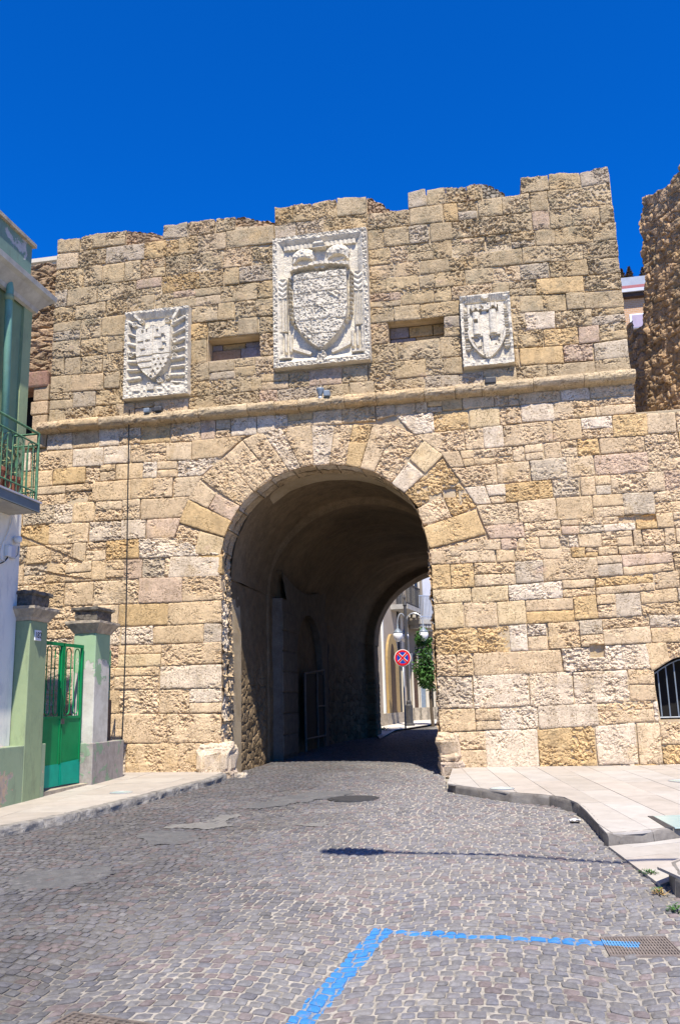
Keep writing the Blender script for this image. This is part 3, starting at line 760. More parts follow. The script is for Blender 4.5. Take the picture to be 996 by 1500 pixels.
tun_wall('passage_side_wall', -1, 0); tun_wall('passage_side_wall', 1, 0)
def vault(U, V):
    y = .60+12.3*U; xl, xr, zs, zc = tun(y); th = math.pi*(1-V); cx = (xl+xr)/2; rx = (xr-xl)/2
    x = cx+rx*np.cos(th); z = zs+(zc-zs)*np.sin(th)
    s_ = V*6
    d = .035*fbm(y*.8, s_*.7, 0, 91, 3)+.02*vn(y*2.5, s_*.8, 0, 92)
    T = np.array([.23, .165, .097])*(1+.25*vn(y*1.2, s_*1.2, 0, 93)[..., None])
    return np.stack([x, y, z], -1), -d, T
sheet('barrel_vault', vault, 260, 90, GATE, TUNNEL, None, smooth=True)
# faces that close the steps and the mass of the gate behind the front wall
def annulus(name, y, inner, outer, mat, tint):
    n = len(inner); V = [(p[0], y, p[1]) for p in inner]+[(p[0], y, p[1]) for p in outer]
    F = [(i, i+1, n+i+1, n+i) for i in range(n-1)]
    return mesh(name, V, F, GATE, mat, tint)
def sect(y, n=40):
    xl, xr, zs, zc = [float(v) for v in tun(y)]; P = [(xl, -.4)]
    for i in range(n+1):
        t = math.pi*(1-i/n); P.append(((xl+xr)/2+(xr-xl)/2*math.cos(t), zs+(zc-zs)*math.sin(t)))
    P.append((xr, -.4)); P = np.array(P); c = np.concatenate([[0], np.cumsum(np.hypot(*np.diff(P, axis=0).T))]); t = np.linspace(0, c[-1], 61)
    return [(float(a), float(b)) for a, b in zip(np.interp(t, c, P[:, 0]), np.interp(t, c, P[:, 1]))]
fr = [(float(a), float(b)) for a, b in zip(*ring_pts(np.linspace(0, 1, 61))[:2])]
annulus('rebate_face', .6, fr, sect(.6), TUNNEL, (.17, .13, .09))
ex = sect(12.9)
oute = [(-6.6, -.4), (-6.6, 7.3), (2.3, 7.3), (2.3, -.4)]
g_ = G()
# rear body as a shell: roof, flanks, back wall with arch
loops = [(-10.6, -.5), (-10.6, 6.9), (2.3, 6.9), (2.3, -.5)]+[(p[0], p[1]) for p in ex[::-1]]
tri = geometry.tessellate_polygon([[Vector((p[0], p[1], 0)) for p in loops]])
g_.add([(p[0], 12.9, p[1]) for p in loops], [t for t in tri])
g_.add([(-10.6, 1.2, 6.9), (2.3, 1.2, 6.9), (2.3, 12.9, 6.9), (-10.6, 12.9, 6.9)], [(0, 1, 2, 3)])
g_.add([(-10.6, 1.2, -.5), (-10.6, 12.9, -.5), (-10.6, 12.9, 6.9), (-10.6, 1.2, 6.9)], [(0, 1, 2, 3)])
g_.add([(2.3, 1.2, -.5), (2.3, 12.9, -.5), (2.3, 12.9, 6.9), (2.3, 1.2, 6.9)], [(3, 2, 1, 0)])
g_.out('rear_mass', GATE, TINT, tint=(.36, .29, .19))
# back of the parapet wall so that it is solid from any side
b_ = [p for p in out[1:22]]
tri = geometry.tessellate_polygon([[Vector((p[0], p[1], 0)) for p in [(-10.6, 6.3)]+out[1:22]+[(6, 6.3)]]])
mesh('parapet_back', [(p[0], 1.26, p[1]) for p in [(-10.6, 6.3)]+out[1:22]+[(6, 6.3)]], [t for t in tri], GATE, TINT, (.34, .27, .18))

# --- portal, niche and iron door leaf inside the passage (left wall)
def portal():
    # a proud stone frame with a pointed opening
    g = G(); x0, x1 = -5.15, -4.85
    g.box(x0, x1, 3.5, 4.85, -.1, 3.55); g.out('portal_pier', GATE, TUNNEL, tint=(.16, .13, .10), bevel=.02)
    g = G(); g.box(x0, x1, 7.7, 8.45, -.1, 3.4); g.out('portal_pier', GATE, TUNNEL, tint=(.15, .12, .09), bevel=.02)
    g = G()
    n = 12; V = []; cy, hw = 6.27, 1.42
    inner = [(cy-hw*math.cos(math.pi*i/n), 2.2+1.2*math.sin(math.pi*i/n)) for i in range(n+1)]
    outer = [(3.5+4.95*i/n, 4.15-.25*math.sin(i/n*math.pi*1.2)) for i in range(n+1)]
    for xx in (x1+.002,):
        for p in inner+outer: V.append((xx, p[0], p[1]))
    F = [(i, i+1, n+1+i+1, n+1+i) for i in range(n)]
    for p in inner+outer: V.append((x0, p[0], p[1]))
    o = 2*(n+1)
    F += [(i, o+i, o+i+1, i+1) for i in range(n)]+[(n+1+i, n+2+i, o+n+2+i, o+n+1+i) for i in range(n)]
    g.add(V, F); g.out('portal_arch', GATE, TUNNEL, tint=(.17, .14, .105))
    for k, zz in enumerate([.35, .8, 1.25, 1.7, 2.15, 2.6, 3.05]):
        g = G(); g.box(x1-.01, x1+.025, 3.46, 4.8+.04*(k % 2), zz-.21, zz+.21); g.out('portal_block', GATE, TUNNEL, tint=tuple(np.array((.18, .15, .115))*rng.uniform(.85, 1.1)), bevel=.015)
    g = G(); g.box(-5.14, -5.10, 4.9, 7.7, 0, 3.3); g.out('portal_shadow_door', GATE, DARKW)
    g = G(); g.box(-5.10, -5.06, 8.75, 10.6, 0.05, 2.4); n = 10
    P = [(9.675-.925*math.cos(math.pi*i/n), 2.4+.75*math.sin(math.pi*i/n)) for i in range(n+1)]
    g.add([(-4.93, p[0], p[1]) for p in P]+[(-4.93, 10.6, .05), (-4.93, 8.75, .05)], [tuple(range(n+3))[::-1]])
    g.out('dark_side_niche', GATE, BLACK)
portal()
dl = thing('iron_gate_leaf', (-4.8, 5.4, .1), 'tall narrow iron gate leaf standing open in the dark passage of the archway', 'gate')
for a, b, n_ in [((-4.78, 5.35, .12), (-4.78, 5.35, 1.95), 'frame_bar'), ((-4.78, 7.6, .12), (-4.78, 7.6, 2.1), 'frame_bar'), ((-4.78, 5.35, 1.93), (-4.78, 7.6, 2.08), 'frame_bar'), ((-4.78, 6.7, .12), (-4.78, 6.7, 2.0), 'frame_bar'), ((-4.78, 6.7, 1.15), (-4.78, 7.6, 1.15), 'frame_bar'), ((-4.78, 5.35, .4), (-4.78, 7.6, .4), 'frame_bar')]:
    G().tube([a, b], .025, 6).out(n_, dl, RUST)
G().box(-4.83, -4.80, 5.37, 7.58, .4, 1.95).out('sheet_panel', dl, BLACK)

# --- roll moulding, block by block
xs = [-8.88]
while xs[-1] < 2.5: xs.append(xs[-1]+rng.uniform(.45, 1.05))
xs[-1] = 2.53
for a, b in zip(xs[:-1], xs[1:]):
    nu = max(6, int((b-a)/.03)); nv = 17; cc = np.array(rng.choice([(.50, .38, .215), (.53, .41, .235), (.47, .36, .21), (.54, .39, .205)])); sdd = rng.uniform(0, 50); zo = rng.uniform(-.008, .008)
    u = np.concatenate([[a+.004], np.linspace(a+.004, b-.004, nu), [b-.004]]); 
    prof = [(.03, 6.835), (-.05, 6.842)]+[(-.115-.105*math.cos(t), 6.732+.103*math.sin(t)) for t in np.linspace(math.pi/2, -math.pi/2, 12)]+[(-.06, 6.62), (.03, 6.60)]
    prof = np.array(prof); Ug = np.repeat(u[:, None], len(prof), 1); PY = np.repeat(prof[None, :, 0], len(u), 0); PZ = np.repeat(prof[None, :, 1], len(u), 0)
    cy, cz = -.06, 6.732; ry, rz = PY-cy, PZ-cz; R_ = np.hypot(ry, rz)+1e-6
    d = .012*fbm(Ug*5, np.arctan2(rz, ry)*1.5, sdd, 71, 3)-.016*pits(Ug, PZ*1.3, 15, 72, .5)*(vn(Ug*2, sdd, 0, 5) > -.2)
    ed = np.minimum(Ug-a, b-Ug); d = d-.02*np.exp(-ed/.012)
    d[0] -= .1; d[-1] -= .1
    mk = R_ > .06
    PY = PY+ry/R_*d*mk; PZ = PZ+rz/R_*d*mk+zo
    mesh('moulding_stone', np.stack([Ug, PY, PZ], -1).reshape(-1, 3), quads_grid(len(u), len(prof), flip=True), GATE, STONE, cc, smooth=False)

# --- rough broken cores beside the merlons
def lump_wedge(x0, x1, z0, zt0, zt1, y0=.12, y1=1.1, col=(.38, .26, .15), sdd=0):
    # sloping rubble shoulder from (x0,zt0) down to (x1,zt1)
    def fn(U, V):
        x = x0+(x1-x0)*np.clip(U, 0, 1); y = y0+(y1-y0)*V
        z = zt0+(zt1-zt0)*U**1.2+0*V
        lm, idv = lumps(x+sdd, y, 9, 33)
        T = np.array(col)*(.7+.6*idv[..., None])
        return np.stack([x, y, z], -1), .05*lm+.03*vn(x*9+sdd, y*9, 0, 2), T
    sheet('broken_core_top', fn, 26, 40, GATE, STONE, None)
    def fs(U, V):
        x = x0+(x1-x0)*U; z = z0+((zt0+(zt1-zt0)*U**1.2)-z0)*V; lm, idv = lumps(x*1.3+sdd, z, 9, 34)
        T = np.array(col)*(.7+.6*idv[..., None])
        return np.stack([x, y0+0*x, z], -1), .05*lm*np.minimum(1, 4*(1-U)), T
    sheet('broken_core_side', fs, 26, 22, GATE, STONE, None)
lump_wedge(-7.2, -6.30, ZC-.05, ZM-.02, ZC+.10, .10, 1.1, sdd=1)
lump_wedge(-4.84, -4.02, ZC, ZM-.04, ZC+.08, .10, 1.1, sdd=3)
lump_wedge(-2.15, -1.70, ZC-.02, ZM+.03, ZC+.04, .10, 1.1, sdd=5)
lump_wedge(.09, .50, ZC-.02, ZM+.02, ZC+.08, .10, 1.1, (.34, .29, .2), 7)

# --- walled-up embrasures: blocks at the back of each
def infill(R_, rows_):
    zt = R_[3]-.01
    for (h, ws, cols) in rows_:
        x = R_[0]; tot = sum(ws)
        for wv, cc in zip(ws, cols):
            x1 = x+(R_[1]-R_[0])*wv/tot
            G().box(x+.006, x1-.006, .30+rng.uniform(-.02, .03), .5, zt-h+.006, zt-.004).out('infill_stone', GATE, STONE, tint=cc, bevel=.012); x = x1
        zt -= h
br = (.33, .21, .12); gy = (.25, .22, .21); yl = (.42, .29, .13)
infill(WINL, [(.13, [1, 2.2, 1.8], [gy, yl, gy]), (.30, [2.5, 2], [br, gy])])
infill(WINR, [(.22, [1.6, 2, 1], [gy, yl, yl]), (.20, [2, 2.3], [gy, yl])])
# window grille low on the right
gr = thing('barred_window', (2.95, .2, .8), 'low dark window with vertical iron bars at the right end of the stone wall', 'window')
G().box(GW[0], GW[1], .46, .50, GW[2]-.02, 1.9).out('dark_opening', gr, BLACK)
for i in range(9):
    x = GW[0]+.075+i*.132; t = (x-GW[0])/(GW[1]-GW[0]); zt = 1.56+.25*math.sin(math.pi*min(1, max(0, t)))
    G().tube([(x, .16, GW[2]+.04), (x, .16, zt)], .011, 6).out('bar', gr, GREYM)
G().tube([(GW[0], .16, GW[2]+.04), (GW[1], .16, GW[2]+.04)], .013, 6).out('bottom_rail', gr, GREYM)
G().tube([(GW[0]+(GW[1]-GW[0])*t, .16, 1.56+.25*math.sin(math.pi*t)) for t in np.linspace(0.01, .99, 10)], .011, 6).out('arched_rail', gr, GREYM)

# ================================================================== CARVED COATS OF ARMS
def sm(sdf, w_=.012): return np.clip(.5-sdf/w_, 0, 1)
def capsule(U, V, a, b, r):
    dx, dy = b[0]-a[0], b[1]-a[1]; t = np.clip(((U-a[0])*dx+(V-a[1])*dy)/(dx*dx+dy*dy), 0, 1); return np.hypot(U-a[0]-t*dx, V-a[1]-t*dy)-r
def dome(sdf, r): return np.sqrt(np.clip(1-((sdf+r)/r)**2, 0, 1))
def boxs(U, V, cx, cy, hw, hh, rot=0):
    c, s_ = math.cos(rot), math.sin(rot); x = (U-cx)*c+(V-cy)*s_; y = -(U-cx)*s_+(V-cy)*c
    return np.maximum(np.abs(x)-hw, np.abs(y)-hh)
def relief(root, R_, parts_fn, res=.0095, yf=.0):
    wd, hg = R_[1]-R_[0], R_[3]-R_[2]; nu, nv = int(wd/res), int(hg/res)
    A, B = np.meshgrid(np.linspace(0, 1, nu), np.linspace(0, 1, nv), indexing='ij')
    U, V = A*wd, B*hg                                          # metres from top-left, V downward
    H, M_ = parts_fn(U, V, wd, hg)                             # height, mask ids
    H = H+.003*fbm(U*22, V*22, 0, 44, 2)-.005*pits(U, V, 36, 45, .35)
    edge = (A == 0) | (A == 1) | (B == 0) | (B == 1)
    Y = np.where(edge, .05, yf-H)
    X = R_[0]+U+.004*vn(U*12, V*12, 0, 46); Z = R_[3]-V+.004*vn(U*12, V*12, 3, 46)
    Vt = np.stack([X, Y, Z], -1).reshape(-1, 3); Q = quads_grid(nu, nv, flip=True)
    mid = M_.ravel()[Q].max(1)
    for k, nm in ((0, 'carved_field'), (1, 'carved_frame'), (2, 'shield'), (3, 'crest')):
        q = Q[mid == k]
        if not len(q): continue
        used = np.unique(q); mp = np.zeros(len(Vt), int); mp[used] = np.arange(len(used))
        mesh(nm, Vt[used], mp[q], root, MARBLE)
def shield_sdf(U, V, cx, top, hw, ht, flat=.55, p=2.2):
    """heater shield: straight sides to `flat` of its height, then curving to a point"""
    t = np.clip((V-top)/ht, -1, 2); f = np.clip((t-flat)/(1-flat), 0, 1); half = hw*(1-f**p)
    d = np.abs(U-cx)-half; return np.maximum(d*np.where(f > 0, .75, 1), np.maximum(top-V, V-top-ht))
def frame_h(U, V, wd, hg, fw, bw, hi, lo):
    e = np.minimum(np.minimum(U, wd-U), np.minimum(V, hg-V)); return np.where(e < fw, hi, np.where(e < fw+bw, hi+(lo-hi)*(e-fw)/bw, lo)), e
def central(U, V, wd, hg):
    a, b = U/wd, V/hg
    H, e = frame_h(U, V, wd, hg, .10, .11, .14, .035)
    H = H+np.where((e < .095) & (e > .015), .02*fbm(U*26, V*26, 0, 71, 2)-.02*pits(U, V, 20, 72, .6), 0)
    # egg-and-dart under the top eave
    H = np.where((V > .20) & (V < .29) & (a > .12) & (a < .88), .075+.03*np.abs(np.sin(U*36)), H)
    inr = e > .18
    M_ = np.where(e < .17, 1, 0)
    S = shield_sdf(U, V, .50*wd, .29*hg, .285*wd, .61*hg, .5, 2.3)
    sh = .16+.035*np.clip(1-((a-.5)/.3)**2, 0, 1)
    det = .006*vn(U*16, V*14, 0, 22)+.012*np.where(vn(U*15, V*15, 5, 23) > .30, 1, 0)-.018*np.clip(pits(U, V, 26, 24, .5)*2, 0, 1)
    det = det+.008*(np.abs(np.sin(V*11)) > .985)*-2
    for (p, q) in (((.58, .47), (.70, .53)), ((.62, .455), (.74, .515)), ((.34, .72), (.42, .78)), ((.32, .76), (.39, .81)), ((.45, .55), (.57, .62)), ((.57, .55), (.46, .62))):
        det = det+.022*sm(capsule(a*wd, b*hg, (p[0]*wd, p[1]*hg), (q[0]*wd, q[1]*hg), .014))
    H = np.where(S < 0, np.maximum(H, (sh+det)*np.clip(-S/.02, .35, 1)), H); M_ = np.where(S < 0, 2, M_)
    rim = np.abs(S+.01) < .016; H = np.where(rim & (V > .3*hg), H+.012, H)
    # crown band arched over the shield with a dark gap below
    cb = np.abs(V-(.285*hg-.22*np.clip(1-((a-.5)/.33)**2, 0, 1)*.42))-.035
    gap = (S < 0) & (V < .345*hg-.0) & (V > .285*hg-.08) & (np.abs(a-.5) < .27) & (V > (.285*hg-.09*np.clip(1-((a-.5)/.33)**2, 0, 1))+.02) & (V < .315*hg)
    H = np.where(gap, .03, H)
    c_ = (cb < 0) & (np.abs(a-.5) < .31); H = np.where(c_, .22+.014*np.sin(U*60), H); M_ = np.where(c_, 3, M_)
    # the two eagle heads
    for cx, sgn in ((.33, -1), (.69, 1)):
        d = np.hypot((a-cx)/.125, (b-.165)/.062)-1; k = np.clip(-d, 0, 1)
        hk = .06+.15*np.sqrt(k)+.02*vn(U*24, V*24, 1, 8); H = np.where(d < 0, np.maximum(H, hk), H); M_ = np.where(d < 0, 3, M_)
        nk = capsule(a, b*1.45, (cx-sgn*.02, .2*1.45), (.5+sgn*.03, .26*1.45), .035); H = np.where(nk < 0, np.maximum(H, .15), H); M_ = np.where(nk < 0, 3, M_)
        bk = capsule(a, b*1.45, (cx+sgn*.08, .175*1.45), (cx+sgn*.10, .215*1.45), .016); H = np.where(bk < 0, np.maximum(H, .13), H)
        br_ = np.hypot((a-cx)/.10, (b-.225)/.035)-1; H = np.where(br_ < 0, np.minimum(H, .075), H)
    fin = (b > .035) & (b < .125) & (np.abs(a-.5) < .015+.055*np.clip((b-.035)/.075, 0, 1)); H = np.where(fin, .19+.02*np.sin(b*150), H); M_ = np.where(fin, 3, M_)
    # collar of links down both flanks, wing feathers, legs, plinths
    for sgn in (-1, 1):
        for i in range(15):
            t = i/14; ca = .5+sgn*(.325-.02*t-.17*max(0, (t-.66)/.34)**1.4); cb_ = .335+.46*t
            d = np.hypot((a-ca)*wd, (b-cb_)*hg)-.030; H = np.where(d < 0, np.maximum(H, .13+.03*(d < -.012)-.05*(d < -.021)), H)
        ca = .5+sgn*.395
        w_ = np.abs(a-ca) < .045
        f1 = w_ & (b > .33) & (b < .48); H = np.where(f1, np.maximum(H, .10+.035*np.abs(np.sin(b*80+np.abs(a-ca)*40))), H)
        f2 = w_ & (b >= .48) & (b < .73); H = np.where(f2, np.maximum(H, .085+.035*np.abs(np.sin(U*95))), H)
        for (la, lb) in ((ca-.025, .0), (ca+.025, .0), (ca-sgn*.075, .02)):
            d = capsule(a*wd, b*hg, (la*wd, (.75+lb)*hg), (la*wd, .88*hg), .028); H = np.where(d < 0, np.maximum(H, .06+.06*np.sqrt(np.clip(-d/.028, 0, 1))), H)
        d = boxs(a*wd, b*hg, (.5+sgn*.37)*wd, .93*hg, .12, .018); H = np.where(d < 0, .16, H)
        d = capsule(a*wd, b*hg, ((.5+sgn*.12)*wd, .905*hg), ((.5+sgn*.28)*wd, .86*hg), .035); H = np.where(d < 0, np.maximum(H, .11), H)
    d = np.hypot((a-.5)*wd, (b-.93)*hg)-.09; H = np.where((d < 0), np.maximum(H, .13+.03*np.sin(U*50)*np.sin(V*60)), H)
    return H, M_
def leftarms(U, V, wd, hg):
    a, b = U/wd, V/hg; H, e = frame_h(U, V, wd, hg, .055, .06, .13, .03)
    H = H+np.where(e < .06, .014*fbm(U*28, V*28, 0, 73, 2)-.015*pits(U, V, 24, 74, .6), 0)
    H = np.where((V < .17) & (V > .055), .13-.08*(V-.055)/.115+.008*np.sin(U*60), H)
    H = np.where(b > .86+.03*vn(U*8, 0, 0, 3), np.maximum(H, .12+.02*vn(U*20, V*20, 0, 4)), H)
    M_ = np.where(e < .10, 1, 0)
    # banners, lances and drum hoops fanned out behind the shield
    for sgn in (-1, 1):
        for i, b0 in enumerate((.16, .28, .38, .47, .56, .65, .74, .82)):
            ang = (-.75+.22*i); r0, r1 = .24, .40
            p = ((.49+sgn*.25)*wd, (b0+.03)*hg); q = ((.49+sgn*.43)*wd, (b0-.035+.02*i*.6)*hg)
            d = capsule(U, V, p, q, .030 if i % 2 else .042); H = np.where(d < 0, np.maximum(H, .075+.045*np.sqrt(np.clip(-d/.03, 0, 1))), H)
    for (x, y) in ((.26, .13), (.66, .145), (.78, .155), (.16, .16)) + tuple((.785, v_) for v_ in (.39, .475, .56)) + ((.11, .5), (.56, .82), (.4, .86), (.68, .79)):
        dd = np.hypot(U-x*wd, V-y*hg); H = np.where(dd < .055, np.maximum(H, .10+.03*(np.abs(dd-.043) < .012)+.02*(dd < .016)+.012*(np.abs(np.sin(3*np.arctan2(V-y*hg, U-x*wd))) < .25)), H)
    for (p, q) in (((.16, .06), (.24, .12)), ((.84, .03), (.76, .13))):
        d = capsule(U, V, (p[0]*wd, p[1]*hg), (q[0]*wd, q[1]*hg), .028); H = np.where(d < 0, .14, H)
    top = .205+.055*np.cos((a-.47)*math.pi/.27*1.0)*-1*(np.abs(a-.47) < .27)
    S = shield_sdf(U, V, .465*wd, .20*hg, .275*wd, .62*hg, .5, 2.2)
    S = np.maximum(S, (.19+.035*np.abs(np.sin((a-.465)*math.pi/.2)) - b)*hg)
    h = .165+.02*(1-((a-.465)/.28)**2)
    def cut(mask, dep=.035):
        nonlocal h; h = np.where(mask, h-dep, h)
    for y in (.55, .615, .685): cut((np.abs(b-y+.012*(a-.3)) < .009) & (a < .455), .03)
    cut((np.abs(b-.535) < .006) & (a > .455), .03); cut((np.abs(a-.465) < .006), .012)
    for (x, y, w2, h2) in ((.27, .385, .045, .012), (.385, .375, .04, .012), (.30, .265, .014, .022), (.365, .26, .014, .022), (.31, .475, .035, .014), (.54, .36, .05, .022), (.62, .34, .03, .03), (.64, .44, .03, .035), (.53, .27, .02, .02), (.60, .49, .04, .012)):
        cut((np.abs(a-x) < w2) & (np.abs(b-y) < h2) & (vn(U*30, V*30, 0, 9) > -.5), .035)
    for r_, (y, xs_) in enumerate(((.595, (.49, .56, .63, .70)), (.655, (.52, .595, .665)), (.705, (.55, .62)), (.755, (.59,)))):
        for x in xs_:
            cut(np.hypot((a-x)*wd, (b-y)*hg) < .024, .035)
    cut((np.abs(a-.465) < .10*np.clip((b-.69)/.1, 0, 1)) & (b > .69) & (vn(U*25, V*25, 1, 5) > 0), .03)
    sub = (S < 0); H = np.where(sub, h*np.clip(-S/.015, .4, 1), H); M_ = np.where(sub, 2, M_)
    H = np.where(np.abs(S+.008) < .012, H+.010, H)
    d = boxs(U, V, .43*wd, .89*hg, .07, .06); H = np.where(d < 0, np.maximum(H, .15), H)
    return H, M_
def rightarms(U, V, wd, hg):
    a, b = U/wd, V/hg; H, e = frame_h(U, V, wd, hg, .05, .05, .11, .03)
    H = np.where((V < .15) & (V > .035), .12-.07*(V-.035)/.115+.01*np.abs(np.sin(U*70)), H)
    H = H+np.where((a < .15) | (a > .85), .02*vn(U*22, V*22, 0, 4), 0)
    M_ = np.where(e < .09, 1, 0)
    S = shield_sdf(U, V, .5*wd, .13*hg, .37*wd, .80*hg, .52, 1.9)
    h = .105+0*U+.012*vn(U*9, V*9, 0, 7)
    H = np.where(S < 0, np.maximum(H, h*np.clip(-S/.015, .4, 1)), H); M_ = np.where(S < 0, 2, M_)
    for x, yt in ((.31, .19), (.63, .17)):
        H = np.where((S < 0) & (np.abs(a-x) < .115) & (b > yt+.0) & (b < yt+.10), .055+.02*vn(U*20, V*20, 0, 3), H)
        c_ = (np.abs(a-x) < .075) & (b > yt+.07) & (b < .57); H = np.where(c_, .09+.065*np.sqrt(np.clip(1-((a-x)/.075)**2, 0, 1)), H); M_ = np.where(c_, 3, M_)
        c_ = (np.abs(a-x) < .10) & (b > yt-.03) & (b < yt+.035+.02*np.sin(U*60)); H = np.where(c_, .15+.012*np.sin(U*90), H); M_ = np.where(c_, 3, M_)
    H = np.where((np.abs(a-.30) < .035) & (b > .36) & (b < .42), .06, H)
    for (x0, x1, y0, y1) in ((.17, .41, .59, .78), (.54, .76, .585, .73)):
        t = (b-y0)/(y1-y0); H = np.where((a > x0+.05*t) & (a < x1-.03*t) & (t > 0) & (t < 1), .045+.03*(vn(U*18, V*18, 2, 6) > .2), H)
    H = np.where((S < 0) & (S > -.035) & (b > .5), .13, H); H = np.where((np.abs(a-.47) < .11) & (b > .16) & (b < .24) & (vn(U*24, V*24, 5, 6) > -.1), .14, H)
    for x in (.12, .88):
        for y in (.28, .42, .56, .72): H = np.where(np.hypot((a-x)*wd, (b-y)*hg*.7) < .055, np.maximum(H, .095+.02*np.sin(V*120)), H)
    c_ = (np.abs(a-.475) < .055) & (b > .56) & (b < .86); H = np.where(c_, .15, H); M_ = np.where(c_, 3, M_)
    d = np.hypot((a-.50)*wd, (b-.87)*hg)-.055; H = np.where(d < 0, .16+.015*np.sin(U*110), H); M_ = np.where(d < 0, 3, M_)
    d = np.hypot((a-.5)*wd/1.5, (b-.055)*hg)-.045; H = np.where(d < 0, .15, H)
    H = np.where(b > .915, .12+.015*vn(U*20, V*20, 0, 4), H)
    return H, M_
pq = thing('coat_of_arms', (-3.08, 0, 7.48), 'largest white marble relief panel, double-headed eagle and crowned shield, high above the arch', 'coat of arms', 'carved marble coats of arms')
relief(pq, PC, central, yf=-.03)
pq = thing('coat_of_arms', (-6.4, 0, 7.15), 'left marble relief panel with quartered shield fanned by banners and wheels', 'coat of arms', 'carved marble coats of arms')
relief(pq, PL, leftarms, .0085, yf=-.03)
pq = thing('coat_of_arms', (0, 0, 7.16), 'smallest marble relief panel, right of the big one, two worn columns on its shield', 'coat of arms', 'carved marble coats of arms')
relief(pq, PR, rightarms, .0075, yf=-.03)

# ================================================================== SPOTLIGHTS ON THE MOULDING, CABLE
def flood(px, py, w_, h_, label, disk=False):
    x, z = wallp(px, py, -.18); t = thing('floodlight', (x, -.12, 6.85), label, 'floodlight', 'small floodlights along the stone moulding')
    G().box(x-w_/2, x+w_/2, -.24, -.10, z-h_/2, z+h_/2).out('housing', t, IRON if w_ > .12 else GREYM, bevel=.02)
    G().box(x-w_/2+.015, x+w_/2-.015, -.09, -.085, z-h_/2+.02, z+h_/2-.015).out('lens', t, GLASSD)
    G().box(x-.02, x+.02, -.18, -.06, 6.83, z-h_/2+.005).out('bracket', t, IRON)
    if disk:
        g = G(); g.lathe((x-.13, -.17, z+.06), [(.035, -.12), (.04, -.06), (.075, .03), (.078, .06), (.03, .075)], 14); g.out('spot_head', t, GREYM, smooth=True)
        G().lathe((x-.13, -.17, z-.11), [(.03, 0), (.045, .03), (.045, .06), (.02, .09)], 12).out('joint_ball', t, GALV, smooth=True)
        G().box(x-.15, x-.11, -.19, -.08, 6.83, z-.08).out('stem', t, IRON)
flood(479, 577, .12, .12, 'pair of grey lamps above the arch crown, one round and one square, on the moulding', True)
flood(216, 602, .12, .10, 'left small dark floodlight of the pair under the banner coat of arms')
flood(232, 600, .16, .10, 'right small dark floodlight of the pair under the banner coat of arms')
flood(718, 558, .20, .12, 'single dark floodlight under the smallest coat of arms')
cab = [(190, 600, -.24), (189, 640, -.05), (187, 760, -.045), (186, 850, -.05), (184, 950, -.045), (181, 1040, -.05), (177, 1132, -.045)]
tag(G().tube([(wallp(a, b, y)[0], y, wallp(a, b, y)[1]) for a, b, y in cab], .011, 6).out('wall_cable', None, BLACKW), 'thin black cable running down the stone wall left of the arch', 'cable')

# ================================================================== FLANKING OLD WALLS
rwl = thing('rubble_wall', (3.1, 1.5, 5), 'tall ragged brown rubble wall rising beyond the right end of the gate', 'wall')
def rubble_sheet(name, fn3, nu, nv, parent, col, sc_=3.6, amp=.13, sd=0, flip=False):
    def fn(U, V):
        P, a, b = fn3(U, V); ax = a+.05*vn(a*5, b*5, 0, 141); bx = b+.05*vn(a*5, b*5, 0, 142)
        lm, idv = lumps(ax*.75+sd, bx, sc_*.85, 120+sd); lm2, id2 = lumps(ax*.8+sd, bx, sc_*2.3, 130+sd)
        d = amp*np.sqrt(lm)*(.45+.55*idv)+amp*.22*np.sqrt(lm2)+.03*fbm(a*4, b*4, 0, 133, 2)+.012*vn(a*19, b*22, 0, 143)-.035*np.clip((-.3-vn(a*13, b*15, 0, 144))*4, 0, 1)
        T = np.array(col)*(.7+.5*idv[..., None]+.15*id2[..., None])
        return P, d, T
    return sheet(name, fn, nu, nv, parent, STONE, None, flip=flip)
# the face runs diagonally back from the near end, turned away from the street
def hi_part(U, V):
    x = 4.28-1.02*U; y = .32+1.95*U; zt = 11.25+.10*np.sin(U*9)-.45*np.clip((U-.90)/.1, 0, 1)+.06*vn(U*14, 0, 0, 9)
    z = 5.9+(zt-5.9)*V; e = U**6
    sh = e*(.16*vn(0, z*2.4, 3, 8)-.22*(V-.6)); x = x-sh*.45; y = y+sh
    return np.stack([x, y, z], -1), y*1.15, z
rubble_sheet('masonry', hi_part, 190, 380, rwl, (.45, .30, .155), sc_=4.4, amp=.060, flip=True, sd=1)
def lo_part(U, V):
    x = 3.36-.36*U; y = 2.1+1.25*U; zt = np.interp(U, [0, .28, .32, .6, .64, 1], [9.0, 9.0, 8.75, 8.8, 9.05, 9.0]); z = 5.9+(zt-5.9)*V
    return np.stack([x, y, z], -1), y, z
rubble_sheet('masonry', lo_part, 110, 220, rwl, (.42, .29, .16), sc_=4.4, amp=.060, flip=True, sd=2)
def front_part(U, V):
    x = 4.35+1.7*U; y = .32+0*U; zt = 11.0+.15*vn(x*2, 0, 0, 3); z = 5.9+(zt-5.9)*V
    return np.stack([x, y, z], -1), x, z
rubble_sheet('masonry', front_part, 80, 220, rwl, (.36, .27, .16), sc_=5.0, amp=.085, sd=3)
g = G()
for (pts, z1) in (([(4.45, .42), (6.0, .42), (6.0, 2.3), (3.52, 2.3)], 10.7), ([(3.5, 2.25), (6, 2.25), (6, 3.4), (3.12, 3.4)], 8.7)): g.prism(ccw(pts), 5.9, z1)
g.out('core', rwl, TINT, tint=(.3, .22, .14))
G().box(2.46, 6.0, .03, 5.0, 5.0, 6.07).out('wall_walk', rwl, TINT, tint=(.36, .3, .2))
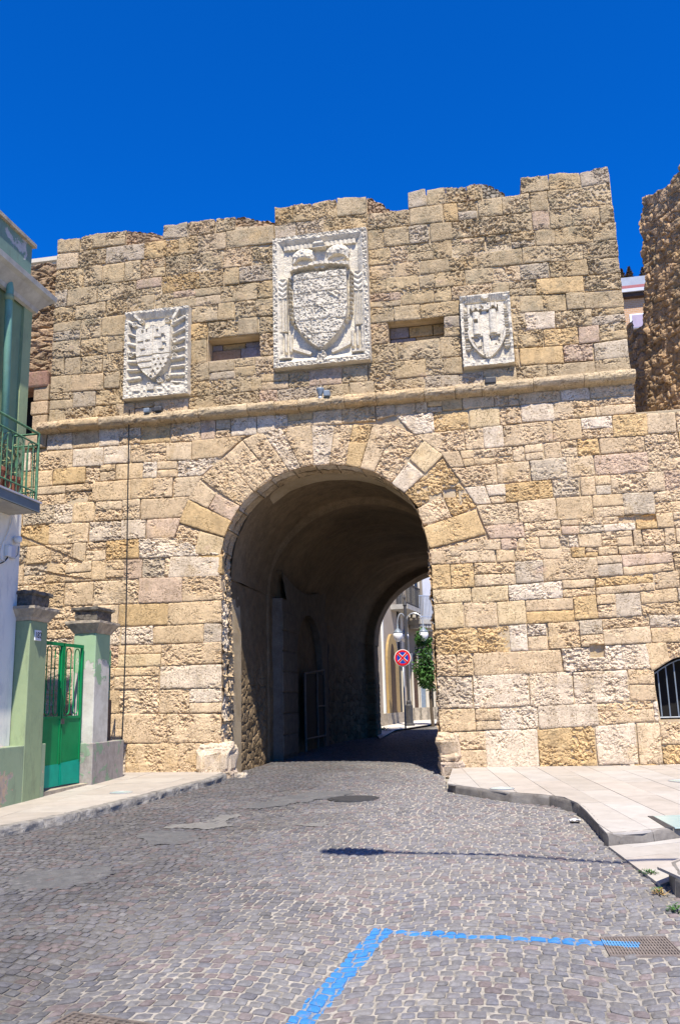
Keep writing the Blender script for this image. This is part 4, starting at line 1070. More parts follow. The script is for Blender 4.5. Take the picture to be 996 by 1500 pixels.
# left: dark old wall with an opening, between green house and gate
lwl = thing('rubble_wall', (-9.2, .8, 6), 'dark rough rubble wall with a window hole, squeezed between green house and gate', 'wall')
def lw(U, V):
    # turned away from the street, in its own relief
    x = -8.72-1.9*U; y = .10+1.15*(1-U)*0+1.5*U*0+.1+U*0; y = 1.1-1.25*U
    z = 6.35+(10.75-.5*U-6.35)*V; return np.stack([x, y, z], -1), x, z
def lw_hi(U, V):
    P, a, b = lw(U, V); zt = 10.85-.45*U+.1*vn(a*3, 0, 0, 2); z = 7.72+(zt-7.72)*V; P[..., 2] = z; return P, a, z
rubble_sheet('masonry', lw_hi, 90, 200, lwl, (.34, .235, .135), sc_=4.4, flip=True, sd=5, amp=.09)
for k_, (z0_, z1_) in enumerate([(6.35, 6.66), (6.67, 7.04), (7.05, 7.33), (7.34, 7.70)]):
    G().box(-9.12+.04*(k_ % 2), -8.75, -.03+.015*(k_ % 2), .3, z0_, z1_).out('jamb_stone', lwl, STONE, tint=tuple(np.array((.50, .36, .20))*(.9+.1*(k_ % 3))), bevel=.025)
G().box(-10.6, -8.76, -.06, .5, 7.62, 7.98).out('lintel', lwl, STONE, tint=(.30, .17, .11), bevel=.05)
G().box(-10.6, -9.1, .75, .8, 6.35, 7.75).out('dark_opening', lwl, BLACK)
G().box(-10.6, -8.8, -.05, .35, 6.35, 6.62).out('sill', lwl, STONE, tint=(.44, .33, .2), bevel=.03)
h_ = tag(G().box(-16, -9.3, 6, 12, 5, 14.0).out('distant_house', None, CREAM), 'sliver of a cream parapet showing behind the left end of the gate', 'house')
G().box(-16.1, -9.2, 5.9, 12.1, 14.0, 14.12).out('coping', h_, CREAM)

# building and conifers seen through the gap at the right
hb = thing('apartment_house', (8, 32, 0), 'brick apartment house with grey parapet seen in the gap right of the gate', 'house')
def zof(py, Y, px=930): return wallp(px, py, Y)[1]
x0, x1 = wallp(880, 430, 30)[0], wallp(1010, 430, 30)[0]
def brickm():
    s = N('orange_brick', .9, .2); t = s.n('ShaderNodeTexBrick'); mp = s.n('ShaderNodeMapping'); mp.inputs['Rotation'].default_value = (math.pi/2, 0, 0)
    s.l(s.geo.outputs['Position'], mp.inputs[0]); s.l(mp.outputs[0], t.inputs[0]); t.inputs['Scale'].default_value = 2.4
    t.inputs['Color1'].default_value = (.50, .30, .16, 1); t.inputs['Color2'].default_value = (.43, .25, .13, 1); t.inputs['Mortar'].default_value = (.5, .42, .34, 1)
    s.col(t.outputs[0]); return s.m
G().box(x0, x1, 30, 38, 0, zof(437, 30)).out('brick_wall', hb, brickm())
G().box(x0-.1, x1+.1, 29.7, 38.2, zof(437, 30), zof(428, 30)).out('eaves_board', hb, DARKW)
g = G(); g.add([(x0-.1, 29.6, zof(428, 30)), (x1+.1, 29.6, zof(428, 30)), (x1+.1, 30.5, zof(417, 30.5)), (x0-.1, 30.5, zof(417, 30.5))], [(0, 1, 2, 3)]); g.out('tile_strip', hb, TILE)
G().box(x0-.1, x1+.1, 29.55, 29.65, zof(430, 30)-.05, zof(428, 30)+.05).out('gutter', hb, GREYW)
G().box(x0, x1, 30.5, 38, zof(420, 30.5), zof(405, 30.5)).out('parapet', hb, ROOFG)
xa, xb = wallp(922, 470, 30)[0], wallp(952, 470, 30)[0]
w_ = G().box(xa, xb, 29.95, 30.02, zof(481, 30), zof(460, 30)).out('window_frame', hb, SWHITE)
G().box(xa+.12, xb-.1, 29.93, 29.96, zof(480, 30), zof(462, 30)).out('shutter', w_, m_plain('mauve_shutter', (.40, .34, .42), (.34, .28, .36), 3))
for i, (px, top, wpx) in enumerate([(911, 393, 5), (922, 390, 7), (942, 391, 7)]):
    Y = 42; xc = wallp(px, 410, Y)[0]; zt = wallp(px, top, Y)[1]; zb = wallp(px, 418, Y)[1]; hw = wpx/1270*58*1.1
    t = thing('conifer_tree', (xc, Y, 0), ['leftmost brown conifer tip above the grey parapet, close to the gate', 'middle brown conifer tip above the grey parapet, the tallest', 'rightmost brown conifer tip above the grey parapet, beside the rubble wall'][i], 'tree', 'conifer tips above the apartment house')
    r = random.Random(i); V = []; F = []; hw *= 2.2
    for k in range(2600):
        tt = r.random()**.6; z = zt-tt*(zt-zb+1.5); rad = hw*tt*1.4; a = r.uniform(0, 6.28); q = rad*math.sqrt(r.random()); c = Vector((xc+q*math.cos(a), Y+q*math.sin(a), z)); s1 = Vector((r.uniform(-1, 1), r.uniform(-1, 1), r.uniform(-.3, 1))).normalized()*.13; s2 = Vector((r.uniform(-1, 1), r.uniform(-1, 1), r.uniform(-1, 1))).normalized()*.07
        o = len(V); V += [c-s1, c+s2, c+s1]; F.append((o, o+1, o+2))
    mesh('crown', V, F, t, m_plain('brown_conifer_foliage', (.09, .055, .025), (.05, .035, .02), 4, bump=0))
    G().tube([(xc, Y, 0), (xc, Y, zb)], .18, 6).out('trunk', t, BARK)

# ================================================================== ROAD
def G2(px, py, dz=0.): return tuple(ground(px, py, dz))
KL = [(-8.9, -16), (-7.9, -13), (-6.9, -9.6), G2(0, 1226), G2(100, 1206), G2(200, 1180), G2(255, 1165), G2(312, 1150), (-4.86, -.35), (-5.0, .0)]
road_poly = [(4.5, -16), (-8.9, -16)]+KL[1:]+[(-5.02, .6), (-5.02, 8.5), (-4.75, 10.6), (-4.1, 12.4), (-4.0, 13.2), (-3.9, 15.5), (-3.1, 19), (-2.4, 24), (-1.2, 30), (3, 30), (1.2, 12.9), (-.2, 8), (-1.0, 2), (-1.15, 0), (-1.0, -2.2), (-.14, -3.3), (.50, -3.75), (.74, -4.7), (.86, -6.1), (1.22, -7.6), (1.35, -8.4), (2.6, -11.5), (4.5, -13)]
road = G().prism(ccw(road_poly), lambda x, y: float(gz(y))-.10, lambda x, y: float(gz(y))-.006).out('road', None, JOINT)
# a tessellated skin that follows the slope exactly
ysr = np.arange(-16, 30.01, .5); V = []; F = []
def xspan(y, poly=road_poly):
    xs_ = []
    for i in range(len(poly)):
        (xa, ya), (xb, yb) = poly[i], poly[(i+1) % len(poly)]
        if (ya > y) != (yb > y): xs_.append(xa+(xb-xa)*(y-ya)/(yb-ya))
    return (min(xs_), max(xs_)) if xs_ else None
rowsr = [(y, xspan(min(max(y, -15.99), 29.9))) for y in ysr]
for i, (y, sp) in enumerate(rowsr):
    for j in range(13): x = sp[0]+(sp[1]-sp[0])*j/12; V.append((x, y, float(gz(y))-.003))
for i in range(len(rowsr)-1):
    for j in range(12): F.append((i*13+j, i*13+j+1, (i+1)*13+j+1, (i+1)*13+j))
bpy.data.objects.remove(road)
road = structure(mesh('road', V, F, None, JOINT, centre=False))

PATCH = [[G2(*p) for p in P] for P in (
    [(245, 1213), (262, 1207), (300, 1203), (322, 1194), (352, 1190), (356, 1195), (338, 1203), (345, 1210), (320, 1215), (285, 1214)],
    [(435, 1210), (455, 1205), (485, 1206), (478, 1212), (450, 1214)],
    [(195, 1226), (230, 1218), (270, 1219), (300, 1228), (270, 1237), (225, 1238)],
    [(8, 1290), (60, 1275), (150, 1272), (192, 1277), (150, 1292), (70, 1306), (20, 1303)],
    [(345, 1185), (420, 1165), (480, 1160), (520, 1158), (505, 1168), (440, 1176), (380, 1186)])]
PMAT = [CEMENT, CEMENT, ASPH, ASPH, ASPH]
GRATE = [G2(878, 1374), G2(974, 1373), G2(1004, 1403), G2(893, 1402)]
SQ = [G2(108, 1484), G2(232, 1503), G2(200, 1545), G2(40, 1520)]
MHC = tuple(np.mean([G2(480, 1172), G2(555, 1168)], 0))
def in_mh(x, y): return math.hypot((x-MHC[0]), (y-MHC[1])) < .36
# cobbles in waving segmental arcs
def arc(x, ph): 
    t = ((x+ph) / 1.55) % 1.0; return .20*(1-(2*t-1)**2)
cob = []; r = random.Random(5)
pitch = .087
k = 0; yb = -14.5
while yb < 16.4:
    y0 = yb; zone_p = pitch*(1.0 if y0 < 2 else 1.35); sp = xspan(min(max(y0+.15, -15.9), 29))
    x = -9+r.uniform(0, .1); ph = .55*math.sin(y0*.13)
    while x < 4.3:
        wx = r.choice((.070, .078, .085, .093, .104))*(1 if y0 < 2 else 1.35)
        xc = x+wx/2
        yy = y0+arc(xc, ph)
        if inside((xc, yy), road_poly): cob.append((x, x+wx, y0, y0+zone_p, ph))
        x += wx
    yb += zone_p
print('cobbles', len(cob))
PC_ = [(.225, .215, .22), (.25, .24, .245), (.205, .20, .21), (.275, .265, .26), (.245, .205, .20), (.265, .215, .205), (.235, .225, .22), (.215, .21, .225), (.24, .23, .225), (.22, .215, .215)]
CK = np.array([.63, .63, .635])
def cobble_geo(c, n, rr):
    xa, xb, ya, yb_, ph = c
    g = rr.uniform(.004, .008)
    def pt(x, y): return (x+rr.uniform(-.005, .005), y+arc(x, ph)+rr.uniform(-.006, .006))
    q = [pt(xa+g, ya+g), pt(xb-g, ya+g), pt(xb-g, yb_-g), pt(xa+g, yb_-g)]
    zt = rr.uniform(-.004, .004); tx, ty = rr.uniform(-.04, .04), rr.uniform(-.04, .04)
    cx = sum(p[0] for p in q)/4; cy = sum(p[1] for p in q)/4
    us = [0, 0]+[i/(n-1) for i in range(1, n-1)]+[1, 1] if n > 2 else [0, 1]
    V = []; m_ = n+2 if n > 2 else 2
    lin = [0]+[i/(n-1) for i in range(n)]+[1]
    for i, u in enumerate(lin):
        for j, v in enumerate(lin):
            # rounded outline
            a, b = 2*u-1, 2*v-1
            sc_ = 1-.07*(a*a*b*b)
            uu, vv = .5+a*sc_/2, .5+b*sc_/2
            x = (q[0][0]*(1-uu)+q[1][0]*uu)*(1-vv)+(q[3][0]*(1-uu)+q[2][0]*uu)*vv
            y = (q[0][1]*(1-uu)+q[1][1]*uu)*(1-vv)+(q[3][1]*(1-uu)+q[2][1]*uu)*vv
            rim = i in (0, len(lin)-1) or j in (0, len(lin)-1)
            ed = max(abs(a), abs(b))
            z = zt+(-.03 if rim else (.004-.008*ed**4)+tx*(x-cx)+ty*(y-cy)+rr.uniform(-.0016, .0016))
            V.append((x, y, z))
    V = np.array(V); V[:, 2] += gz(V[:, 1])+.004
    return V, quads_grid(len(lin), len(lin))
def skipc(c):
    xc = (c[0]+c[1])/2; yc = (c[2]+c[3])/2+arc(xc, c[4])
    return inside((xc, yc), GRATE) or inside((xc, yc), SQ) or in_mh(xc, yc)
cob = [c for c in cob if not skipc(c)]
def vis(c):
    x = (c[0]+c[1])/2; y = (c[2]+c[3])/2; p = np.array([x, y, float(gz(y))])-CAM; d = p@F3
    if d < .5: return -1
    px = 498+FPX*(p@R3)/d; py = 750-FPX*(p@U3)/d
    return 1/d if (-10 < px < 1006 and 1000 < py < 1512) else -1
cob.sort(key=lambda c: -vis(c))
big = cob[:300]; oth = cob[300:]
for c in big:
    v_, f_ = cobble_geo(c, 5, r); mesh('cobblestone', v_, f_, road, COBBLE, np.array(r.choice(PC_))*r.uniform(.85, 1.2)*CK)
VV = []; FF = []; TT = []; o_ = 0
for c in oth:
    near = c[2] < -6
    v_, f_ = cobble_geo(c, 4 if near else 3, r); VV.append(v_); FF.append(f_+o_); o_ += len(v_); TT.append(np.tile(np.array(r.choice(PC_))*r.uniform(.85, 1.2)*CK, (len(v_), 1)))
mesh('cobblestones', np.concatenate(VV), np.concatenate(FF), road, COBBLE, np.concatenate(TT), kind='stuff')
for P, mt in zip(PATCH, PMAT):
    P = np.array(P); x0, y0 = P.min(0)-.12; x1, y1 = P.max(0)+.12; nx_ = int((x1-x0)/.025)+2; ny_ = int((y1-y0)/.025)+2
    PX, PY_ = np.meshgrid(np.linspace(x0, x1, nx_), np.linspace(y0, y1, ny_), indexing='ij')
    jx, jy = PX+.10*fbm(PX*4, PY_*4, 0, 501, 3), PY_+.10*fbm(PX*4, PY_*4, 0, 502, 3)
    inn = inside_v(jx, jy, [tuple(p) for p in P]); q = quads_grid(nx_, ny_); q = q[inn.ravel()[q].all(1)]
    # thin at the rim so that the setts still read through
    hgt = .0035+.004*fbm(PX*6, PY_*6, 0, 503, 3)+.002*vn(PX*30, PY_*30, 0, 504)
    mesh('asphalt_patch' if mt is ASPH else 'cement_patch', np.stack([PX, PY_, gz(PY_)+hgt+.003], -1).reshape(-1, 3), q, road, mt)

# covers and grates
mh = thing('manhole_cover', (MHC[0], MHC[1], float(gz(MHC[1]))), 'dark round iron manhole cover in the cobbles in front of the arch', 'manhole')
zz = float(gz(MHC[1]))
G().lathe((MHC[0], MHC[1], zz-.03), [(.0, .02), (.36, .02), (.36, .038), (.325, .042), (.32, .036), (.001, .036)], 40).out('frame', mh, IRON)
G().lathe((MHC[0], MHC[1], zz+.002), [(.30, 0), (.30, .010), (.28, .013), (.001, .013)], 40).out('lid', mh, IRON)
def grate(name, P, label, cat, holes, nx, ny, barw, mat, frame):
    c = np.mean(P, 0); t = thing(name, (c[0], c[1], float(gz(c[1]))), label, cat)
    P = [np.array(p) for p in P]
    def bl(u, v): return (P[0]*(1-u)+P[1]*u)*(1-v)+(P[3]*(1-u)+P[2]*u)*v
    def slabq(g, u0, u1, v0, v1, z0, z1):
        q = [bl(u0, v0), bl(u1, v0), bl(u1, v1), bl(u0, v1)]; q = ccw([tuple(p) for p in q])
        g.prism(q, lambda x, y: float(gz(y))+z0, lambda x, y: float(gz(y))+z1)
    g = G(); slabq(g, .01, .99, .02, .98, -.012, -.008); g.out('pit_bottom', t, DIRT if holes == 'fill' else IRON)
    g = G(); f = frame
    slabq(g, 0, 1, 0, f*1.6, -.02, .009); slabq(g, 0, 1, 1-f*1.6, 1, -.02, .009); slabq(g, 0, f, f*1.6, 1-f*1.6, -.02, .009); slabq(g, 1-f, 1, f*1.6, 1-f*1.6, -.02, .009); g.out('frame', t, mat)
    for i in range(nx):
        g = G(); u = f+(1-2*f)*(i+.5)/nx; slabq(g, u-barw/2, u+barw/2, f*1.6, 1-f*1.6, -.008, .006); g.out('grate_bar', t, mat)
    for j in range(ny):
        g = G(); v = f*1.6+(1-3.2*f)*(j+.5)/ny; slabq(g, f, 1-f, v-barw*.6, v+barw*.6, -.008, .0045); g.out('cross_bar', t, mat)
    return t
def m_grate_blue():
    s = N('rusty_grate_with_paint', .7, .4); c = s.mix(s.ramp(s.noise(14, 4, .7), .35, .65), (.23, .19, .165), (.15, .125, .11))
    A = ground(558, 1365); x = s.sep()[0]
    s.col(s.mix(s.math('MULTIPLY', blue_mask(s), 1.0), c, (.09, .28, .52))); s.bump(s.noise(70, 5, .7), .6, .005); return s.m
grate('drain_grate', GRATE, 'rusty rectangular drain grate crossed by the end of the blue painted line', 'drain', 'x', 22, 7, .022, m_grate_blue(), .02)
grate('drain_grate', SQ, 'brown iron drain cover with square holes at the bottom left corner of the road', 'drain', 'fill', 10, 8, .035, RUST, .035)

# ================================================================== PAVEMENTS
def pave(poly, dz, name, ang, wx, wy, seed, tintf, off=(0, 0), thick=.16, gap=.003):
    poly = ccw(poly)
    base = structure(mesh(name, *(lambda V, F: (V, F))([(x, y, float(gz(y))+dz-.02) for x, y in poly], [tuple(range(len(poly)))]), None, MORTAR, centre=False))
    # triangulate for the bend in the ground
    tri = geometry.tessellate_polygon([[Vector((p[0], p[1], 0)) for p in poly]])
    bpy.data.objects.remove(base)
    base = structure(mesh(name, [(x, y, float(gz(y))+dz-.012) for x, y in poly], [t if area([poly[i] for i in t]) > 0 else t[::-1] for t in tri], None, CONC, centre=False))
    r = random.Random(seed); c, s_ = math.cos(ang), math.sin(ang); cnt = 0
    xs_ = [p[0]*c+p[1]*s_ for p in poly]; ys_ = [-p[0]*s_+p[1]*c for p in poly]
    u = min(xs_)+off[0]
    while u < max(xs_):
        v = min(ys_)-r.uniform(0, wy)
        while v < max(ys_):
            ln = wy*r.uniform(.75, 1.3)
            q = [(u+gap, v+gap), (u+wx-gap, v+gap), (u+wx-gap, v+ln-gap), (u+gap, v+ln-gap)]
            q = [(a*c-b*s_, a*s_+b*c) for a, b in q]
            k = clip(poly, q)
            if len(k) > 2 and abs(area(k)) > .004:
                h = r.uniform(-.0015, .0015)
                g = G().prism(ccw(k), lambda x, y: float(gz(y))+dz-.02, lambda x, y: float(gz(y))+dz+h); g.out('paving_slab', base, SLAB, tint=tintf(r)); cnt += 1
            v += ln
        u += wx
    print(name, 'slabs', cnt); return base
slabt = lambda r: tuple(np.array(r.choice([(.41, .375, .33), (.425, .395, .355), (.395, .355, .305), (.41, .365, .315)]))*r.uniform(.94, 1.05))
RP = [(-1.02, .0), (-.955, -2.25), (-.14, -3.22), (.30, -3.45), (.57, -3.75), (.70, -4.3), (.745, -4.9), (.79, -5.9), (.815, -6.33), (1.15, -6.2), (1.56, -5.9), (3.0, -5.0), (7, -2.8), (7, .0)]
pr = pave(RP, .12, 'pavement', math.radians(8.5), .40, 1.35, 3, slabt)
LI = -6.66
LP = [(LI-.02, -12.5), (-7.75, -12.5)]
lk = [(x-.13, y) for x, y in KL]
LPoly = [(LI-2.4, -16)]+[(x, y) for x, y in [(-8.9-.13, -16)]+lk[1:]]+[(LI-.0, .0)]
LPoly = [(-9.6, -16), (-9.03, -16)]+lk[1:9]+[(-5.0, .0), (-7.2, .0), (-7.2, -9), (-8.6, -13)]
pl_ = pave(LPoly, .10, 'pavement', math.radians(2), .95, .62, 4, lambda r: tuple(np.array(r.choice([(.385, .345, .30), (.40, .365, .32), (.37, .33, .285)]))*r.uniform(.95, 1.05)))
structure(G().add([(-9.5, -.02, .06), (-6.9, -.02, .06), (-6.9, -4, .0), (-9.5, -4, .0)], [(0, 3, 2, 1)]).out('yard', None, DIRT))
# kerb stones: rugged on the left, dressed on the right
def resample(P, L):
    P = [np.array(p, float) for p in P]; out_ = [P[0]]; acc = 0
    cum = [0]
    for a, b in zip(P[:-1], P[1:]): cum.append(cum[-1]+np.linalg.norm(b-a))
    n = max(1, round(cum[-1]/L)); res_ = []
    for i in range(n+1):
        d = cum[-1]*i/n; j = min(len(P)-2, int(np.searchsorted(cum, d, side='right'))-1); t = (d-cum[j])/(cum[j+1]-cum[j]); res_.append(P[j]*(1-t)+P[j+1]*t)
    return res_
def kerbs(P, L, wdt, top, foot, side, mat, rough, parent, tintless=True, lean=.012):
    Q = resample(P, L)
    for a, b in zip(Q[:-1], Q[1:]):
        d = (b-a)/np.linalg.norm(b-a); nrm = np.array([-d[1], d[0]])*side; ln = np.linalg.norm(b-a)
        nu = max(4, int(ln/.03)); prof = [(wdt, top), (.03, top), (.012, top-.006), (0, top-.03), (-lean, foot+.02), (-lean-.004, foot)]
        m_ = 14; pr_ = np.array([[np.interp(t, np.linspace(0, 1, len(prof)), [p[i] for p in prof]) for i in (0, 1)] for t in np.linspace(0, 1, m_)])
        u = np.linspace(.004, ln-.004, nu); u = np.concatenate([[u[0]], u, [u[-1]]]); s0 = rng.uniform(0, 99)
        V = []
        for i, uu in enumerate(u):
            for (o_, z) in pr_:
                e = min(uu, ln-uu); rn = rough*float(fbm(uu*7+s0, o_*9, z*12, 5, 2)); end = i in (0, len(u)-1)
                off = o_+(.09 if end else 0)-rn*.8+.012*math.exp(-e/.02)*(1 if rough > .005 else .3)
                x, y = a+d*uu+nrm*off; V.append((x, y, float(gz(y))+z-(abs(rn) if z > foot+.03 else 0)*.5-(.03 if end else 0)))
        mesh('kerb_stone', V, quads_grid(len(u), m_, flip=(side > 0)), parent, mat)
kerbs(KL[:9], .62, .14, .104, -.03, 1, KERB, .018, pl_)
KR = [(-.975, -1.9), (-.955, -2.27), (-.14, -3.24), (.30, -3.47), (.575, -3.77), (.708, -4.3), (.752, -4.9), (.797, -5.9), (.82, -6.345)]
kerbs(KR, .55, .02, .1205, -.04, 1, KERBD, .004, pr)
kerbs([(.82, -6.345), (1.16, -6.21), (1.57, -5.91), (3.0, -5.0), (5, -3.9)], .5, .05, .1225, -.04, 1, KERBD, .006, pr)
RAMP = [(.80, -6.36), (1.16, -6.23), (1.57, -5.93), (3.0, -5.02), (7, -2.9), (7, -7.2), (1.45, -7.34), (1.02, -7.93)]
pave(RAMP, .022, 'pavement', math.radians(30), .75, .6, 8, slabt)
BL = [(1.01, -7.93), (1.40, -7.36), (7, -7.0), (7, -10.5), (1.95, -10.5), (1.12, -8.3)]
pb = pave(BL, .15, 'pavement', math.radians(25), .6, .8, 9, slabt)
kerbs([(1.39, -7.36), (1.005, -7.93), (1.115, -8.31), (1.95, -10.5)], .5, .05, .153, -.04, 1, KERBD, .004, pb)
# glass lights let into the paving
def disc(px, py, r0, dz, label):
    x, y = ground(px, py, dz); t = thing('pavement_light', (x, y, float(gz(y))+dz), label, 'pavement light')
    z = float(gz(y))+dz
    G().lathe((x, y, z), [(r0, 0), (r0, .006), (r0*.86, .007), (r0*.84, .003)], 32).out('steel_ring', t, GALV)
    G().lathe((x, y, z), [(r0*.86, .001), (r0*.86, .005), (.001, .005)], 32).out('glass_disc', t, TURQ)
disc(735, 1155, .17, .12, 'round frosted glass light in the pale pavement, nearest the right side of the arch')
disc(1000, 1144, .20, .12, 'round frosted glass light cut by the right edge, by the barred window')
disc(178, 1161, .17, .10, 'round frosted glass light in the left pavement by the green gate')
t = thing('glass_floor_panel', (1.6, -5.6, .1), 'rectangular frosted turquoise glass panel with slotted edge in the right pavement', 'pavement light')
gp = [ground(*p, .12) for p in [(956, 1196), (1030, 1193), (1060, 1211), (988, 1213)]]
G().prism(ccw([tuple(p) for p in gp]), lambda x, y: float(gz(y))+.115, lambda x, y: float(gz(y))+.126).out('glass_pane', t, TURQ)
gp2 = [ground(*p, .12) for p in [(948, 1196), (955, 1196), (986, 1213), (975, 1213)]]
G().prism(ccw([tuple(p) for p in gp2]), lambda x, y: float(gz(y))+.115, lambda x, y: float(gz(y))+.1265).out('slotted_edge', t, IRON)

# foundation stones and rubble at the jamb feet
def boulder(c, s, col, parent, sd, nm='foundation_stone', n=42):
    def fn(U, V):
        th = 2*math.pi*U; ph = math.pi*(V-.5)*.98
        e = .30 if n > 30 else .55
        sg = lambda a: np.sign(a)*np.abs(a)**e
        x = c[0]+s[0]*sg(np.cos(ph))*sg(np.cos(th)); y = c[1]+s[1]*sg(np.cos(ph))*sg(np.sin(th)); z = c[2]+s[2]*sg(np.sin(ph))
        d = .05*fbm(x*5, y*5, z*6, sd, 3)*min(1, s[0]*4)-.025*np.clip(vn(x*18, y*18, z*18, sd+1)*2-.2, 0, 1)+.008*vn(x*40, y*40, z*40, sd+2); T = np.tile(np.array(col), U.shape+(1,))
        return np.stack([x, y, z], -1), d, T
    return sheet(nm, fn, n*2, n, parent, STONE, None)
boulder((-5.20, .12, .27), (.31, .27, .31), (.62, .50, .34), GATE, 3)
boulder((-4.98, -.04, .0), (.17, .14, .10), (.42, .34, .25), GATE, 4)
boulder((-4.72, -.02, .02), (.12, .08, .06), (.50, .43, .32), GATE, 5, n=12)
boulder((-1.06, .16, .45), (.19, .24, .24), (.60, .46, .29), GATE, 6)
boulder((-1.05, .10, .08), (.20, .26, .15), (.44, .35, .25), GATE, 7)

# ================================================================== LEFT HOUSE, PIERS AND GATE
HS = thing('green_house', (-7.5, -6, 0), 'green and white stuccoed house on the left with cornice, drainpipe and balcony', 'house')
XB = -6.87; YE = -3.86
G().box(-12, XB, -16, YE, .70, 4.05).out('ground_floor_wall', HS, WHITEW)
G().box(-12, XB-.04, -16, YE-.02, 4.051, 7.30).out('upper_floor_wall', HS, GREEN_UP)
G().box(XB-.05, XB+.005, YE-.24, YE-.015, 4.14, 7.30).out('corner_strip', HS, GREEN)  # paler green strip up the house corner
g = G()
prof = [(0, 7.24), (.05, 7.26), (.07, 7.32), (.20, 7.46), (.26, 7.50), (.27, 7.58), (0.0, 7.66)]
V = []; F = []
for (o_, z) in prof: V += [(XB+o_, -16, z), (XB+o_, YE+o_*.9, z), (-12, YE+o_*.9, z)]
for i in range(len(prof)-1): F += [(i*3, i*3+1, i*3+4, i*3+3), (i*3+1, i*3+2, i*3+5, i*3+4)]
g.add(V, F); g.out('cornice', HS, m_plain('pale_cornice_plaster', (.50, .48, .40), (.33, .31, .26), 5, .9, .5))
G().box(-12, XB-.05, -16, YE-.03, 7.6, 8.36).out('parapet', HS, m_peel('weathered_green_parapet', (.17, .27, .22), (.13, .20, .17), (.45, .46, .45), .55, (.32, .33, .32), 1.6))
G().box(-12, XB+.0, -16, YE+.02, 8.36, 8.42).out('coping', HS, CAPST)
G().box(-12, -6.655, -16, -3.25, -.4, .765).out('peeling_plinth', HS, PEEL, bevel=.01)
# shuttered windows further along (out of frame, seen from the side)
for yy in (-8.2, -12.0):
    f_ = G().box(XB-.03, XB+.02, yy-.6, yy+.6, 4.3, 6.6).out('balcony_door', HS, SWHITE)
    G().box(XB+.0, XB+.03, yy-.5, yy+.5, 4.35, 6.5).out('shutter', f_, GATEG)
# drainpipe
x, z0 = XB+.09, 4.15
yp = atx(12, 600, x)[1]; ypt = atx(15, 440, x)[1]
G().tube([(XB-.02, ypt+.0, atx(16, 415, x)[2]+.02), (x-.03, ypt, atx(16, 412, x)[2]+.03), (x, ypt-.01, atx(15, 424, x)[2]), (x, ypt-.02, atx(15, 440, x)[2]), (x, yp, z0)], .055, 10).out('drainpipe', HS, m_peel('painted_pipe', (.17, .34, .27), (.13, .27, .21), (.4, .42, .4), .64, (.3, .2, .15), 5), smooth=True)
G().tube([(x, ypt-.02, atx(15, 441, x)[2]), (x, ypt-.02, atx(15, 433, x)[2])], .072, 10).out('pipe_collar', HS, GREEN, smooth=True)
# balcony
XO = -6.40; YBE = -4.18
G().box(XB, XO, -16, YBE, 3.985, 4.115).out('balcony_slab', HS, CONCG)
G().box(XB, XO+.02, -16, YBE+.02, 4.115, 4.14).out('marble_edge', HS, m_plain('grey_marble', (.42, .41, .44), (.34, .33, .37), 6, .6, 0))
g = G(); g.add([(XB, -16, 3.978), (XO-.01, -16, 3.978), (XO-.01, YBE-.01, 3.978), (XB, YBE-.01, 3.978)], [(3, 2, 1, 0)]); g.out('slab_underside', HS, CONC)
rl = thing('balcony_railing', (XO-.04, -5, 4.14), 'old green iron balcony railing with looped bars above the street', 'railing')
xr = XO-.05; YP = YBE-.04
G().tube([(xr, YP, 4.14), (xr, YP, 5.16)], .022, 6).out('corner_post', rl, RAILG)
for z, rr_ in ((5.15, .018), (4.98, .013), (4.28, .012)): G().tube([(xr, -16, z), (xr, YP, z)], rr_, 6).out('rail', rl, RAILG)
for z, rr_ in ((5.15, .016), (4.98, .012), (4.28, .012)): G().tube([(xr, YP, z), (XB, YP, z)], rr_, 6).out('rail', rl, RAILG)
def loopbar(ax, p, q, z0, z1, nm, parent, mat, rad=.009):
    """two uprights joined by half rings top and bottom"""
    pts = []; c = [(p[i]+q[i])/2 for i in (0, 1)]; hx = [(q[i]-p[i])/2 for i in (0, 1)]; R_ = math.hypot(*hx)
    for k in range(9):
        t = math.pi*(1-k/8); pts.append((c[0]+hx[0]*math.cos(t), c[1]+hx[1]*math.cos(t), z1-R_+R_*math.sin(t)))
    for k in range(9):
        t = -math.pi*k/8; pts.append((c[0]+hx[0]*math.cos(t), c[1]+hx[1]*math.cos(t), z0+R_+R_*math.sin(t)))
    pts.append(pts[0]); G().tube(pts, rad, 5, cap=False).out(nm, parent, mat)
y = YP-.13
while y > -9.5:
    loopbar(0, (xr, y-.13), (xr, y), 4.16, 4.96, 'looped_bar', rl, RAILG); y -= .26
for x_ in (XB+.08, XB+.25): loopbar(0, (x_, YP), (x_+.12, YP), 4.16, 4.96, 'looped_bar', rl, RAILG)
